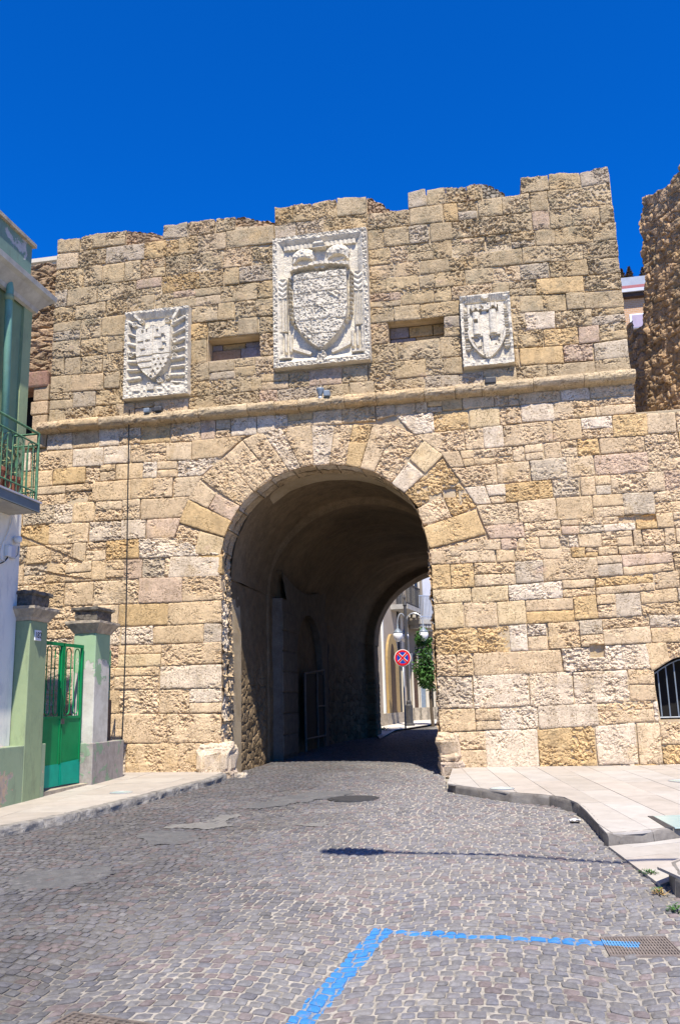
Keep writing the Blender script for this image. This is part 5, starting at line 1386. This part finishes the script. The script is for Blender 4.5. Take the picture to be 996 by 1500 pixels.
def pot(x, y, z, r_, h, label):
    t = thing('flower_pot', (x, y, z), label, 'flower pot')
    G().lathe((x, y, z), [(r_*.68, 0), (r_*.95, h*.82), (r_*1.06, h*.83), (r_*1.06, h), (r_*.9, h), (r_*.88, h*.9), (.01, h*.9)], 20).out('pot', t, TERRA, smooth=False)
    rr_ = random.Random(int(x*100+y*31)); g = G()
    for k in range(9):
        a = rr_.uniform(0, 6.28); tp = (x+.16*math.cos(a), y+.16*math.sin(a), z+h+rr_.uniform(.18, .5)); md = (x+.05*math.cos(a), y+.05*math.sin(a), z+h+.12)
        g.tube([(x+.02*math.cos(a), y+.02*math.sin(a), z+h*.9), md, tp], [.006, .005, .003], 4)
    g.out('stems', t, BARK)
    V = []; F = []
    for k in range(70):
        a = rr_.uniform(0, 6.28); q = .17*math.sqrt(rr_.random()); c = Vector((x+q*math.cos(a), y+q*math.sin(a), z+h+rr_.uniform(.05, .5))); u1 = Vector((rr_.uniform(-1, 1), rr_.uniform(-1, 1), rr_.uniform(-1, 1))).normalized()*.05; u2 = Vector((rr_.uniform(-1, 1), rr_.uniform(-1, 1), rr_.uniform(-1, 1))).normalized()*.02
        o = len(V); V += [c-u1, c+u2, c+u1, c-u2]; F.append((o, o+1, o+2, o+3))
    mesh('leaves', V, F, t, m_plain('dusty_leaves', (.16, .20, .09), (.26, .22, .12), 20, bump=0))
pot(-6.62, -4.62, 4.14, .15, .26, 'terracotta pot nearest the balcony corner behind the green railing')
pot(-6.62, -5.05, 4.14, .17, .30, 'larger reddish terracotta pot further back along the green balcony')
# cables, lamp holder and meter box on the white wall
cb = thing('wall_cables', (XB, -4.3, 3), 'drooping white and black cables with a small white box on the white wall', 'cables')
def wx(px, py, off=.03): p = atx(px, py, XB+off); return (XB+off, p[1], p[2])
G().tube([wx(*p) for p in [(19, 758), (17, 768), (12, 782), (6, 795), (2, 806), (3, 818), (8, 823), (13, 818), (15, 806)]], .010, 5).out('cable', cb, WHITEP)
G().tube([wx(*p) for p in [(-6, 826), (2, 825), (8, 822), (12, 816)]], .009, 5).out('cable', cb, BLACKW)
G().tube([wx(*p) for p in [(10, 812), (15, 817), (22, 818), (27, 812), (28, 800)]], .008, 5).out('cable', cb, GREYM)
b_ = wx(13, 807, .04); G().box(b_[0]-.04, b_[0]+.03, b_[1]-.04, b_[1]+.04, b_[2]-.08, b_[2]+.08).out('junction_box', cb, WHITEP, bevel=.01)
b_ = wx(20, 808, .04); G().box(b_[0]-.04, b_[0]+.02, b_[1]-.09, b_[1]+.05, b_[2]-.10, b_[2]+.09).out('meter_cover', cb, GREYW, bevel=.02)
lh = thing('wall_lamp', (XB, -4.1, 3.7), 'small white lamp holder under the balcony end on the white wall', 'lamp')
b_ = wx(27, 790, .07); G().lathe((b_[0], b_[1], b_[2]-.03), [(.02, -.03), (.055, 0), (.06, .05), (.03, .075)], 14).out('lamp_head', lh, WHITEP, smooth=True)
G().tube([(XB, b_[1], b_[2]+.02), (b_[0], b_[1], b_[2]+.03)], .015, 6).out('arm', lh, WHITEP)

def pier(Y0, Y1, x0, x1, zb, zt, label, cap_w, mats, lean=0):
    t = thing('gate_pier', ((x0+x1)/2, (Y0+Y1)/2, zb), label, 'gate pier', 'green gate piers with dark stacked caps')
    V = [(x0, Y0, zb), (x1, Y0, zb), (x1, Y1, zb), (x0, Y1, zb), (x0, Y0, zt), (x1, Y0, zt), (x1, Y1, zt), (x0, Y1, zt)]
    G().box(x0, x1, Y0, Y1, zb, zt).out('shaft', t, mats, bevel=.012)
    o1 = cap_w; z = zt
    def ringp(zs):
        g = G(); n = len(zs); V = []; F = []
        for (o_, zz) in zs: V += [(x0-o_, Y0-o_, zz), (x1+o_, Y0-o_, zz), (x1+o_, Y1+o_, zz), (x0-o_, Y1+o_, zz)]
        for i in range(n-1):
            for k in range(4): F.append((i*4+k, i*4+(k+1) % 4, (i+1)*4+(k+1) % 4, (i+1)*4+k))
        F.append((0, 3, 2, 1)); b = (n-1)*4; F.append((b, b+1, b+2, b+3)); return g.add(V, F)
    def rough(o, s_):
        md = o.modifiers.new('sub', 'SUBSURF'); md.subdivision_type = 'SIMPLE'; md.levels = 4; md.render_levels = 4
        tx = bpy.data.textures.new('chip', 'CLOUDS'); tx.noise_scale = .07; dm = o.modifiers.new('chip', 'DISPLACE'); dm.texture = tx; dm.strength = s_; dm.texture_coords = 'GLOBAL'
    rough(ringp([(.005, z), (.02, z+.02), (.035, z+.05), (.10, z+.14), (.115, z+.16), (.115, z+.20), (.02, z+.205)]).out('moulded_cap', t, CAPST), .02)
    rough(ringp([(.0, z+.205), (.0, z+.36), (-.02, z+.365)]).out('cap_block', t, DARKCAP), .035)
    rough(ringp([(.0, z+.362), (.045, z+.385), (.045, z+.425), (-.02, z+.44)]).out('top_slab', t, DARKCAP), .03)
    return t
XG = -6.65
p1 = pier(-3.84, -3.36, -7.12, XG, -.1, 2.50, 'left gate pier with house number 182, against the white wall', .11, GREEN)
def m_pier2():
    s = N('pier_two_stucco', .9, .2); z = s.sep()[2]; x = s.sep()[0]; y = s.sep()[1]
    top = s.mix(s.ramp(s.noise(2.2, 5, .7), .35, .7), (.30, .43, .27), (.26, .38, .23))
    low = s.mix(s.ramp(s.noise(4, 5, .7), .4, .65), (.56, .54, .48), (.42, .40, .35))
    low = s.mix(s.ramp(s.noise(2.7, 6, .7), .60, .63), low, (.26, .34, .25))
    low = s.mix(s.math('MULTIPLY', s.ramp(z, .9, .2), s.ramp(s.noise(9, 5, .8), .45, .55)), low, (.32, .26, .22))
    e = s.math('ADD', z, s.ramp(s.noise(3.3, 5, .6), .25, .75, -.32, .32)); m_ = s.ramp(e, 1.86, 1.84)
    s.col(s.mix(m_, top, low)); p = s.bump(s.noise(35, 5, .7), .35, .006); s.bump(s.math('SUBTRACT', 1.0, m_), .5, .008, p); return s.m
p2 = pier(-1.84, -1.30, -7.02, XG+.02, -.1, 2.46, 'right gate pier with half bare plaster and worn cap, beside the stone wall', .11, m_pier2())
# number tile: 182
nx, nz = XG+.012, atx(56, 931, XG)[2]; ny = atx(55.5, 931, XG)[1]
tile = thing('number_plate', (nx, ny, nz), 'small pale house number tile reading 182 on the left gate pier', 'number plate')
G().box(XG-.005, XG+.014, ny-.085, ny+.085, nz-.075, nz+.075).out('tile', tile, SWHITE, bevel=.004)
cu = bpy.data.curves.new('digits', 'FONT'); cu.body = '182'; cu.size = .125; cu.align_x = 'CENTER'; cu.align_y = 'CENTER'; cu.extrude = .002
tmp = bpy.data.objects.new('tmp', cu); COL.objects.link(tmp); bpy.context.view_layer.update()
me = bpy.data.meshes.new_from_object(tmp); bpy.data.objects.remove(tmp)
for v in me.vertices: x_, y_, z_ = v.co; v.co = (XG+.0165+z_, ny+x_, nz+y_)
dg = link('digits', me, tile, BLACKW)
# block and fence between the right pier and the stone wall
fb = thing('low_wall', (-6.8, -.6, 0), 'low peeling green wall block between the right gate pier and the stone gate', 'wall')
G().box(-7.0, XG+.045, -1.87, -.70, -.1, .70).out('block', fb, m_peel('mossy_peeling_block', (.20, .29, .19), (.24, .31, .22), (.33, .30, .27), .47, (.26, .23, .21), 3.0), bevel=.012)
rf = thing('side_railing', (-6.85, -.9, .7), 'short green rusty railing behind the right gate pier', 'railing')
for z in (.78, 2.22): G().tube([(-6.9, -1.3, z), (-6.9, -.72, z)], .012, 6).out('rail', rf, RAILG)
G().tube([(-6.9, -.72, .7), (-6.9, -.72, 2.24)], .016, 6).out('post', rf, RAILG)
for y in (-1.24, -1.02): loopbar(0, (-6.9, y), (-6.9, y+.12), 1.4, 2.2, 'looped_bar', rf, RAILG)
G().box(-6.95, -6.86, -1.3, -.70, .7, 1.38).out('shadow_plate', rf, m_plain('pier_shadow_brown', (.10, .07, .055), (.07, .05, .04), 6))  # added dark brown plate stands in for the pier's shadow on the wall
# the gate: two leaves
xg = -6.83; y0g, y1g = -3.36, -1.86
gt = thing('green_gate', (xg, -2.6, .05), 'bright green metal gate with looped bars and turquoise patched feet', 'gate')
ym = atx(89, 1050, xg)[1]
ztop = 2.26
for (a, b) in ((y0g+.01, ym-.012), (ym+.012, y1g-.03)):
    zb = .11
    G().box(xg-.012, xg+.012, a, b, .42, 1.12).out('sheet_panel', gt, GATEG)
    G().box(xg-.02, xg+.02, a, b, zb, .43).out('kick_plate', gt, GATET)
    for y_ in (a+.02, b-.02): G().box(xg-.02, xg+.02, y_-.02, y_+.02, .42, ztop).out('stile', gt, GATEG)
    G().box(xg-.022, xg+.022, a, b, 1.10, 1.14).out('mid_rail', gt, GATEG); G().box(xg-.022, xg+.022, a, b, ztop-.05, ztop).out('top_rail', gt, GATEG)
    n = int((b-a-.1)/.20); st = (b-a-.08)/max(1, n)
    for k in range(n):
        yy = a+.04+st*k+st*.22; loopbar(0, (xg, yy), (xg, yy+st*.56), 1.16, ztop-.07, 'looped_bar', gt, GATEG, .0095)
q = G(); q.add([(xg+.035, ym+.05, .12), (xg+.035, y1g-.06, .10), (xg+.035, y1g-.10, .46), (xg+.03, ym+.02, .44)], [(0, 1, 2, 3)]); sol = q.out('loose_patch', gt, GATET); sol.modifiers.new('s', 'SOLIDIFY').thickness = .006
G().box(xg+.015, xg+.04, ym-.02, ym+.06, 1.02, 1.10).out('lock', gt, IRON)
G().box(XG-.45, XG-.02, -3.3, -1.86, -.05, .085).out('threshold', gt, CAPST)
# added low block behind the gate, standing in for shade at the wall foot
G2_ = tag(G().box(-8.6, -7.3, -1.2, -.15, 0, .95).out('yard_shade_block', None, CAPST), 'low added block standing in for shade at the wall foot behind the green gate', 'shade block')

# ================================================================== BEYOND THE ARCH
def wp(px, py, Y): x, z = wallp(px, py, Y); return x, z
pave(ccw([G2(556, 1078.5), (-4.25, 12.95), (-9, 13.0), (-9, 30), (-1.6, 30), (-2.75, 21.5), (-3.3, 19.0), (-4.0, 15.8)]), .06, 'pavement', math.radians(10), 1.2, 1.2, 14, lambda r: tuple(np.array((.58, .54, .48))*r.uniform(.9, 1.08)))
ha = thing('beige_house', (-6, 18, 0), 'beige house beyond the arch with a tall golden arched doorway', 'house')
A0 = np.array([-5.62, 13.4]); A1 = np.array([-4.38, 24.0]); dA = (A1-A0)/np.linalg.norm(A1-A0); nA = np.array([dA[1], -dA[0]])
def fa(t, o, z):  # point along facade A, t metres, o outwards
    p = A0+dA*t+nA*o; return (p[0], p[1], z)
LA = float(np.linalg.norm(A1-A0))
def qbox(g, t0, t1, o0, o1, z0, z1, f=fa):
    V = [f(t0, o0, z0), f(t1, o0, z0), f(t1, o1, z0), f(t0, o1, z0), f(t0, o0, z1), f(t1, o0, z1), f(t1, o1, z1), f(t0, o1, z1)]
    return g.add(V, [(0, 3, 2, 1), (4, 5, 6, 7), (0, 1, 5, 4), (1, 2, 6, 5), (2, 3, 7, 6), (3, 0, 4, 7)])
qbox(G(), -3, LA, -5, 0, 0, 8.2).out('wall', ha, BEIGE)
td = [float((np.array([*atx_]) - A0)@dA) for atx_ in ()]
def tA(px):        # where a pixel column meets facade A
    d = ray(px, 1000); # solve CAM+d*s on plane
    s_ = ((A0[0]-CAM[0])*nA[0]+(A0[1]-CAM[1])*nA[1])/(d[0]*nA[0]+d[1]*nA[1]); p = (CAM+d*s_)[:2]; return float((p-A0)@dA)
t0, t1 = tA(565.5), tA(581.5)
def archp(t0, t1, zs, rise, n=14): return [(t0+(t1-t0)*(.5-.5*math.cos(math.pi*i/n)), zs+rise*math.sin(math.pi*i/n)) for i in range(n+1)]
def arch_solid(t0, t1, zs, rise, o0, o1, z0=.2):
    P = [(t0, z0)]+archp(t0, t1, zs, rise)+[(t1, z0)]; n = len(P)
    V = [fa(t, o1, z) for t, z in P]+[fa(t, o0, z) for t, z in P]
    return G().add(V, [tuple(range(n))[::-1], tuple(range(n, 2*n))]+[(i, (i+1) % n, n+(i+1) % n, n+i) for i in range(n)])
arch_solid(t0, t1, 2.7, 1.25, -.05, .10).out('door_surround', ha, GOLDST, tint=None)
arch_solid(t0+.45, t1-.62, 2.6, .95, .0, .106).out('doorway', ha, DARKW)
for tt, w_, mt in ((tA(561), .12, WHITEP), (tA(585), .10, IRON), (tA(589), .35, CREAM), (tA(597), .5, CREAM)):
    g = qbox(G(), tt-w_/2, tt+w_/2, 0, .08, .2, 7.5 if w_ < .3 else 5.0); g.out('downpipe' if w_ < .2 else 'pilaster', ha, mt)
qbox(G(), -3, LA, 0, .12, .2, .75).out('plinth', ha, CAPST)
sl = qbox(G(), tA(576), LA-.1, 0, .75, 5.0, 5.2).out('balcony_slab', ha, CONC)
for z in (5.25, 6.1): qbox(G(), tA(576), LA-.1, .68, .72, z, z+.04).out('rail', ha, IRON)
for k in range(22): tt = tA(576)+(LA-.1-tA(576))*k/21; qbox(G(), tt-.012, tt+.012, .69, .71, 5.2, 6.1).out('baluster', ha, IRON)
qbox(G(), tA(586), tA(594), .0, .04, 5.2, 7.4).out('balcony_door', ha, GLASSD)

hb2 = thing('grey_brown_house', (-2, 28, 0), 'shaded brown house beyond the arch with a grey iron balcony over the street', 'house')
B0 = np.array([-4.38, 24.05]); B1 = np.array([-1.1, 27.2]); dB = (B1-B0)/np.linalg.norm(B1-B0); nB = np.array([dB[1], -dB[0]])
def fbp(t, o, z): p = B0+dB*t+nB*o; return (p[0], p[1], z)
LB = float(np.linalg.norm(B1-B0))
def tB(px):
    d = ray(px, 1000); s_ = ((B0[0]-CAM[0])*nB[0]+(B0[1]-CAM[1])*nB[1])/(d[0]*nB[0]+d[1]*nB[1]); p = (CAM+d*s_)[:2]; return float((p-B0)@dB)
qbox(G(), 0, LB+4, -5, 0, 0, 9.5, fbp).out('wall', hb2, m_plain('shaded_brown_plaster', (.26, .215, .16), (.20, .165, .125), 2, .9, .3))  # the facade's shade is put into this dark brown
qbox(G(), tB(624), tB(650), 0, .06, 4.3, 9.4, fbp).out('sunlit_panel', hb2, GREYW)  # pale panel: the sunlit part of this facade put into colour
for a, b, z0, z1, nm, mt in ((603, 607, 5.0, 7.6, 'shutter', IRON), (611, 616, 5.0, 7.6, 'balcony_door', GLASSD), (604, 610, .4, 3.2, 'doorway', DARKW), (614, 621, .4, 3.0, 'grey_door', GREYM), (626, 632, .4, 3.2, 'doorway', BLACK)):
    f_ = qbox(G(), tB(a), tB(b), 0, .07, z0, z1, fbp).out(nm, hb2, mt)
    qbox(G(), tB(a)-.10, tB(a)-.005, 0, .10, z0-.1, z1+.1, fbp).out('jamb', f_, CREAM)
    qbox(G(), tB(b)+.005, tB(b)+.10, 0, .10, z0-.1, z1+.1, fbp).out('jamb', f_, CREAM)
bt0, bt1 = tB(601), tB(640)
qbox(G(), bt0, bt1, .0, .9, 4.55, 4.75, fbp).out('balcony_slab', hb2, CONC)
for k in range(9):
    tt = bt0+.1+(bt1-bt0-.2)*k/8; qbox(G(), tt-.06, tt+.06, .1, .85, 4.38, 4.55, fbp).out('corbel', hb2, CONC)
for z in (4.85, 5.78): qbox(G(), bt0, bt1, .84, .88, z, z+.045, fbp).out('rail', hb2, GALV)
for k in range(20): tt = bt0+.02+(bt1-bt0-.04)*k/19; qbox(G(), tt-.013, tt+.013, .85, .875, 4.75, 5.8, fbp).out('baluster', hb2, GALV)
qbox(G(), 0, LB+4, 0, .10, .2, .9, fbp).out('plinth', hb2, CAPST)

# street lamp with three globes
lx, ly = ground(600, 1063, .06, .012); lz = float(gz(ly))+.06
LMP = thing('street_lamp', (lx, ly, lz), 'grey street lamp with three hanging white globes seen through the arch', 'street lamp')
G().lathe((lx, ly, lz), [(.20, 0), (.20, .06), (.15, .10), (.14, .75), (.10, .80), (.10, .9), (.06, .95), (.055, 4.55), (.08, 4.6), (.03, 4.8), (.05, 4.9), (.005, 5.05)], 14).out('post', LMP, IRON, smooth=False)
def zl(py): return wallp(600, py, ly)[1]
zg = zl(931)
for (gx, dy, rr_) in ((wallp(583, 928, ly)[0]-lx, -.1, .19), (wallp(590, 933, ly)[0]-lx, .55, .17), (wallp(620, 929, ly)[0]-lx, 0, .19)):
    L_ = math.hypot(gx, dy); ux, uy = gx/L_, dy/L_; pts = []
    for k in range(13):
        t = math.pi*k/12; pts.append((lx+ux*L_*(.5-.5*math.cos(t)), ly+uy*L_*(.5-.5*math.cos(t)), zg+.45+.42*math.sin(t)))
    pts[-1] = (lx+gx, ly+dy, zg+.38)
    G().tube(pts, .022, 6).out('curved_arm', LMP, GALV)
    sh_ = G().lathe((lx+gx, ly+dy, zg), [(rr_*.95, .10), (rr_*.9, .14), (rr_*.45, .24), (.03, .30), (.03, .42), (.02, .44)], 16).out('shade', LMP, GREYM, smooth=True)
    G().lathe((lx+gx, ly+dy, zg), [(.01, -rr_*1.25), (rr_*.45, -rr_*1.1), (rr_*.8, -rr_*.6), (rr_, 0), (rr_*.92, .10)], 18).out('globe', LMP, GLOBE, smooth=True)
# no stopping sign
sx, sy = ground(592, 1068, .06, .012); sz = float(gz(sy))+.06; cx_, cz_ = wallp(589.5, 963.5, sy-.06)
SG = thing('no_stopping_sign', (sx, sy, sz), 'round red and blue no stopping sign on a thin grey post beyond the arch', 'road sign')
G().tube([(cx_, sy, sz), (cx_, sy, cz_+.30)], .03, 8).out('post', SG, GALV, smooth=True)
def discf(r0, r1, y, mat, nm, n=36):
    g = G(); V = []; F = []
    for yy in (y, y+.008):
        for r_ in (r0, r1):
            for k in range(n): V.append((cx_+r_*math.cos(2*math.pi*k/n), yy, cz_+r_*math.sin(2*math.pi*k/n)))
    for k in range(n):
        j = (k+1) % n; F += [(k, n+k, n+j, j), (n+k, 3*n+k, 3*n+j, n+j), (k, j, 2*n+j, 2*n+k), (2*n+k, 2*n+j, 3*n+j, 3*n+k)]
    return g.add(V, F).out(nm, SG, mat)
discf(.001, .30, sy-.040, SWHITE, 'plate'); discf(.001, .205, sy-.050, SBLUE, 'blue_field'); discf(.205, .275, sy-.052, SRED, 'red_ring')
for sgn in (-1, 1):
    g = G(); c_, s_ = math.cos(math.pi/4*sgn), math.sin(math.pi/4*sgn)
    for hw, yy, nm_, mt in ((.045, sy-.058, 'white_border', SWHITE), (.027, sy-.066, 'red_bar', SRED)):
        V = [(cx_+a*c_-b*s_, yy-(.002 if sgn > 0 else 0), cz_+a*s_+b*c_) for a, b in ((-.212, -hw), (.212, -hw), (.212, hw), (-.212, hw))]
        o = G().add(V, [(0, 1, 2, 3)]).out(nm_, SG, mt)
# small street tree
txx, tyy = ground(634, 1062, .06, .012); tz = float(gz(tyy))
TR = thing('street_tree', (txx, tyy, tz), 'small leafy green tree beyond the arch beside the right jamb', 'tree')
tcx, tcz = wallp(628, 970, tyy); 
G().tube([(txx, tyy, tz), (txx-.05, tyy, tz+1.2), (tcx+.05, tyy, tcz-.6), (tcx, tyy, tcz+.4)], [.07, .055, .045, .02], 7).out('trunk', TR, BARK)
g = G()
for k in range(7):
    a = k*2.4; z = tcz-.5+.18*k; g.tube([(tcx, tyy, z), (tcx+.4*math.cos(a), tyy+.4*math.sin(a), z+.3)], [.02, .007], 5)
g.out('branches', TR, BARK)
V = []; F = []; rr_ = random.Random(8)
cl = [(tcx+rr_.uniform(-.35, .38), tyy+rr_.uniform(-.4, .4), tcz+rr_.uniform(-.95, .95), rr_.uniform(.2, .36)) for _ in range(20)]
cl += [(tcx-.2, tyy, tcz+1.15, .22), (tcx-.3, tyy, tcz+.8, .25), (tcx+.45, tyy, tcz-.2, .35), (tcx+.4, tyy, tcz-.6, .3)]
for (x, y, z, q) in cl:
    for k in range(120):
        d = Vector((rr_.gauss(0, 1), rr_.gauss(0, 1), rr_.gauss(0, 1))).normalized()*q*rr_.random()**.4; c = Vector((x, y, z))+d
        u1 = Vector((rr_.uniform(-1, 1), rr_.uniform(-1, 1), rr_.uniform(-1, .4))).normalized()*.075; u2 = u1.cross(Vector((rr_.uniform(-1, 1), rr_.uniform(-1, 1), rr_.uniform(-1, 1)))).normalized()*.035
        o = len(V); V += [c-u1, c+u2, c+u1, c-u2]; F.append((o, o+1, o+2, o+3))
mesh('crown', V, F, TR, LEAF)

# ================================================================== ROAD LAMP (off frame to the right) WHOSE SHADOW CROSSES THE ROAD
H_ = 7.2; shk = H_/1.0
def back(px, py, h):  # the point at height h whose shadow falls on this pixel
    x, y = ground(px, py); z = float(gz(y)); return (x+.17*h, y-.58*h, z+h)
a0 = back(470, 1247, H_); a1 = back(566, 1249, H_); a2 = back(720, 1252, H_+.02); a3 = back(908, 1264.5, H_); a4 = back(945, 1263, H_)
SLp = thing('arm_lamp', (4.6, a4[1], -.1), 'tall steel road lamp at the right whose long arm throws the shadow on the cobbles', 'street lamp')
G().tube([a1, a2, a3, a4, (3.6, a4[1]+.1, H_-.1)], .035, 8).out('arm', SLp, GALV)
G().tube([(4.6, a4[1]+.1, -.2), (4.6, a4[1]+.1, H_-.9), (4.3, a4[1]+.1, H_-.35), (3.6, a4[1]+.1, H_-.1)], .07, 10).out('pole', SLp, GALV)
def headfn():
    g = G(); n = 11
    c0, c1 = Vector(a0), Vector(a1); V = []; F = []; m_ = 10
    for i in range(n):
        t = i/(n-1); p = c0.lerp(c1, t); q = math.sin(math.pi*min(1, max(0, t*.92+.04)))**.5
        for k in range(m_):
            a = 2*math.pi*k/m_; V.append((p.x, p.y+.19*q*math.cos(a), p.z+.08*q*math.sin(a)))
    for i in range(n-1):
        for k in range(m_): F.append((i*m_+k, i*m_+(k+1) % m_, (i+1)*m_+(k+1) % m_, (i+1)*m_+k))
    F += [tuple(range(m_)), tuple(((n-1)*m_+k) for k in range(m_))[::-1]]
    return g.add(V, F)
headfn().out('lamp_head', SLp, GREYM, smooth=True)

# ================================================================== SMALL THINGS ON THE GROUND
def weed(px, py, n, s, label, mat=LEAF, dz=0.0, sd=0):
    x, y = ground(px, py, dz); z = float(gz(y))+dz; t = tag(empty('weed', (x, y, z)), label, 'weed', 'weeds along the edge of the road'); r_ = random.Random(sd*7+3); V = []; F = []
    for k in range(n):
        a = r_.uniform(0, 6.28); q = s*math.sqrt(r_.random()); c = Vector((x+q*math.cos(a), y+q*math.sin(a), z+s*.9*r_.random()*(1-q/s*.5)+.006)); u1 = Vector((math.cos(a), math.sin(a), r_.uniform(-.2, .8))).normalized()*s*.26; u2 = u1.cross(Vector((0, 0, 1))).normalized()*s*.10+Vector((0, 0, r_.uniform(-.3, .3)*s*.1))
        o = len(V); V += [c-u1, c+u2, c+u1, c-u2]; F.append((o, o+1, o+2, o+3))
    mesh('leaves', V, F, t, mat)
weed(941, 1279, 40, .04, 'small green weed, leftmost at the edge of the pale ramp', sd=1)
weed(953, 1284, 90, .065, 'bushy green weed at the corner of the grey stone block', sd=2)
weed(963, 1308, 60, .05, 'weed half withered orange at the foot of the grey block', sd=3)
weed(967, 1312, 50, .06, 'dry orange weed leaves at the foot of the grey block', DRYLEAF, sd=4)
weed(990, 1336, 90, .06, 'green weed at the right edge of the photo by the grey block', sd=5)
weed(562, 1063.5, 60, .25, 'green tuft at the foot of the beige house beyond the arch', dz=.06, sd=6)
for i, (px, py, s_) in enumerate([(568, 1366, .02), (588, 1381, .018), (622, 1372, .014), (530, 1349, .022), (652, 1300, .016), (590, 1334, .014)]):
    weed(px, py, 10, s_, ['tiny green sprout at the bend of the blue line', 'tiny green sprout in a joint inside the blue corner', 'tiny green sprout beside the thin blue stroke', 'tiny green sprout above the bend of the blue line', 'tiny green sprout in the joints right of the road middle', 'tiny green sprout left of the thin blue stroke'][i], sd=10+i)
x, y = ground(842, 1205); z = float(gz(y))
def paper():
    V = []; r_ = random.Random(4)
    for i in range(6):
        for j in range(6): V.append((x+(i-2.5)*.022, y+(j-2.5)*.03, z+.02+.022*r_.random()))
    return mesh('crumpled_wrapper', V, quads_grid(6, 6), None, GREYW)
tag(paper(), 'crumpled pale wrapper lying by the kerb of the right pavement', 'litter')
for o in (o for o in COL.objects if o.type == 'MESH'):
    if o.data.materials and o.data.materials[0] in (STONE, TINT, TUNNEL, COBBLE, SLAB) and 'tint' not in o.data.attributes:
        at = o.data.color_attributes.new('tint', 'FLOAT_COLOR', 'POINT'); at.data.foreach_set('color', [.36, .29, .19, 1]*len(o.data.vertices))
print('objects', len(COL.objects))
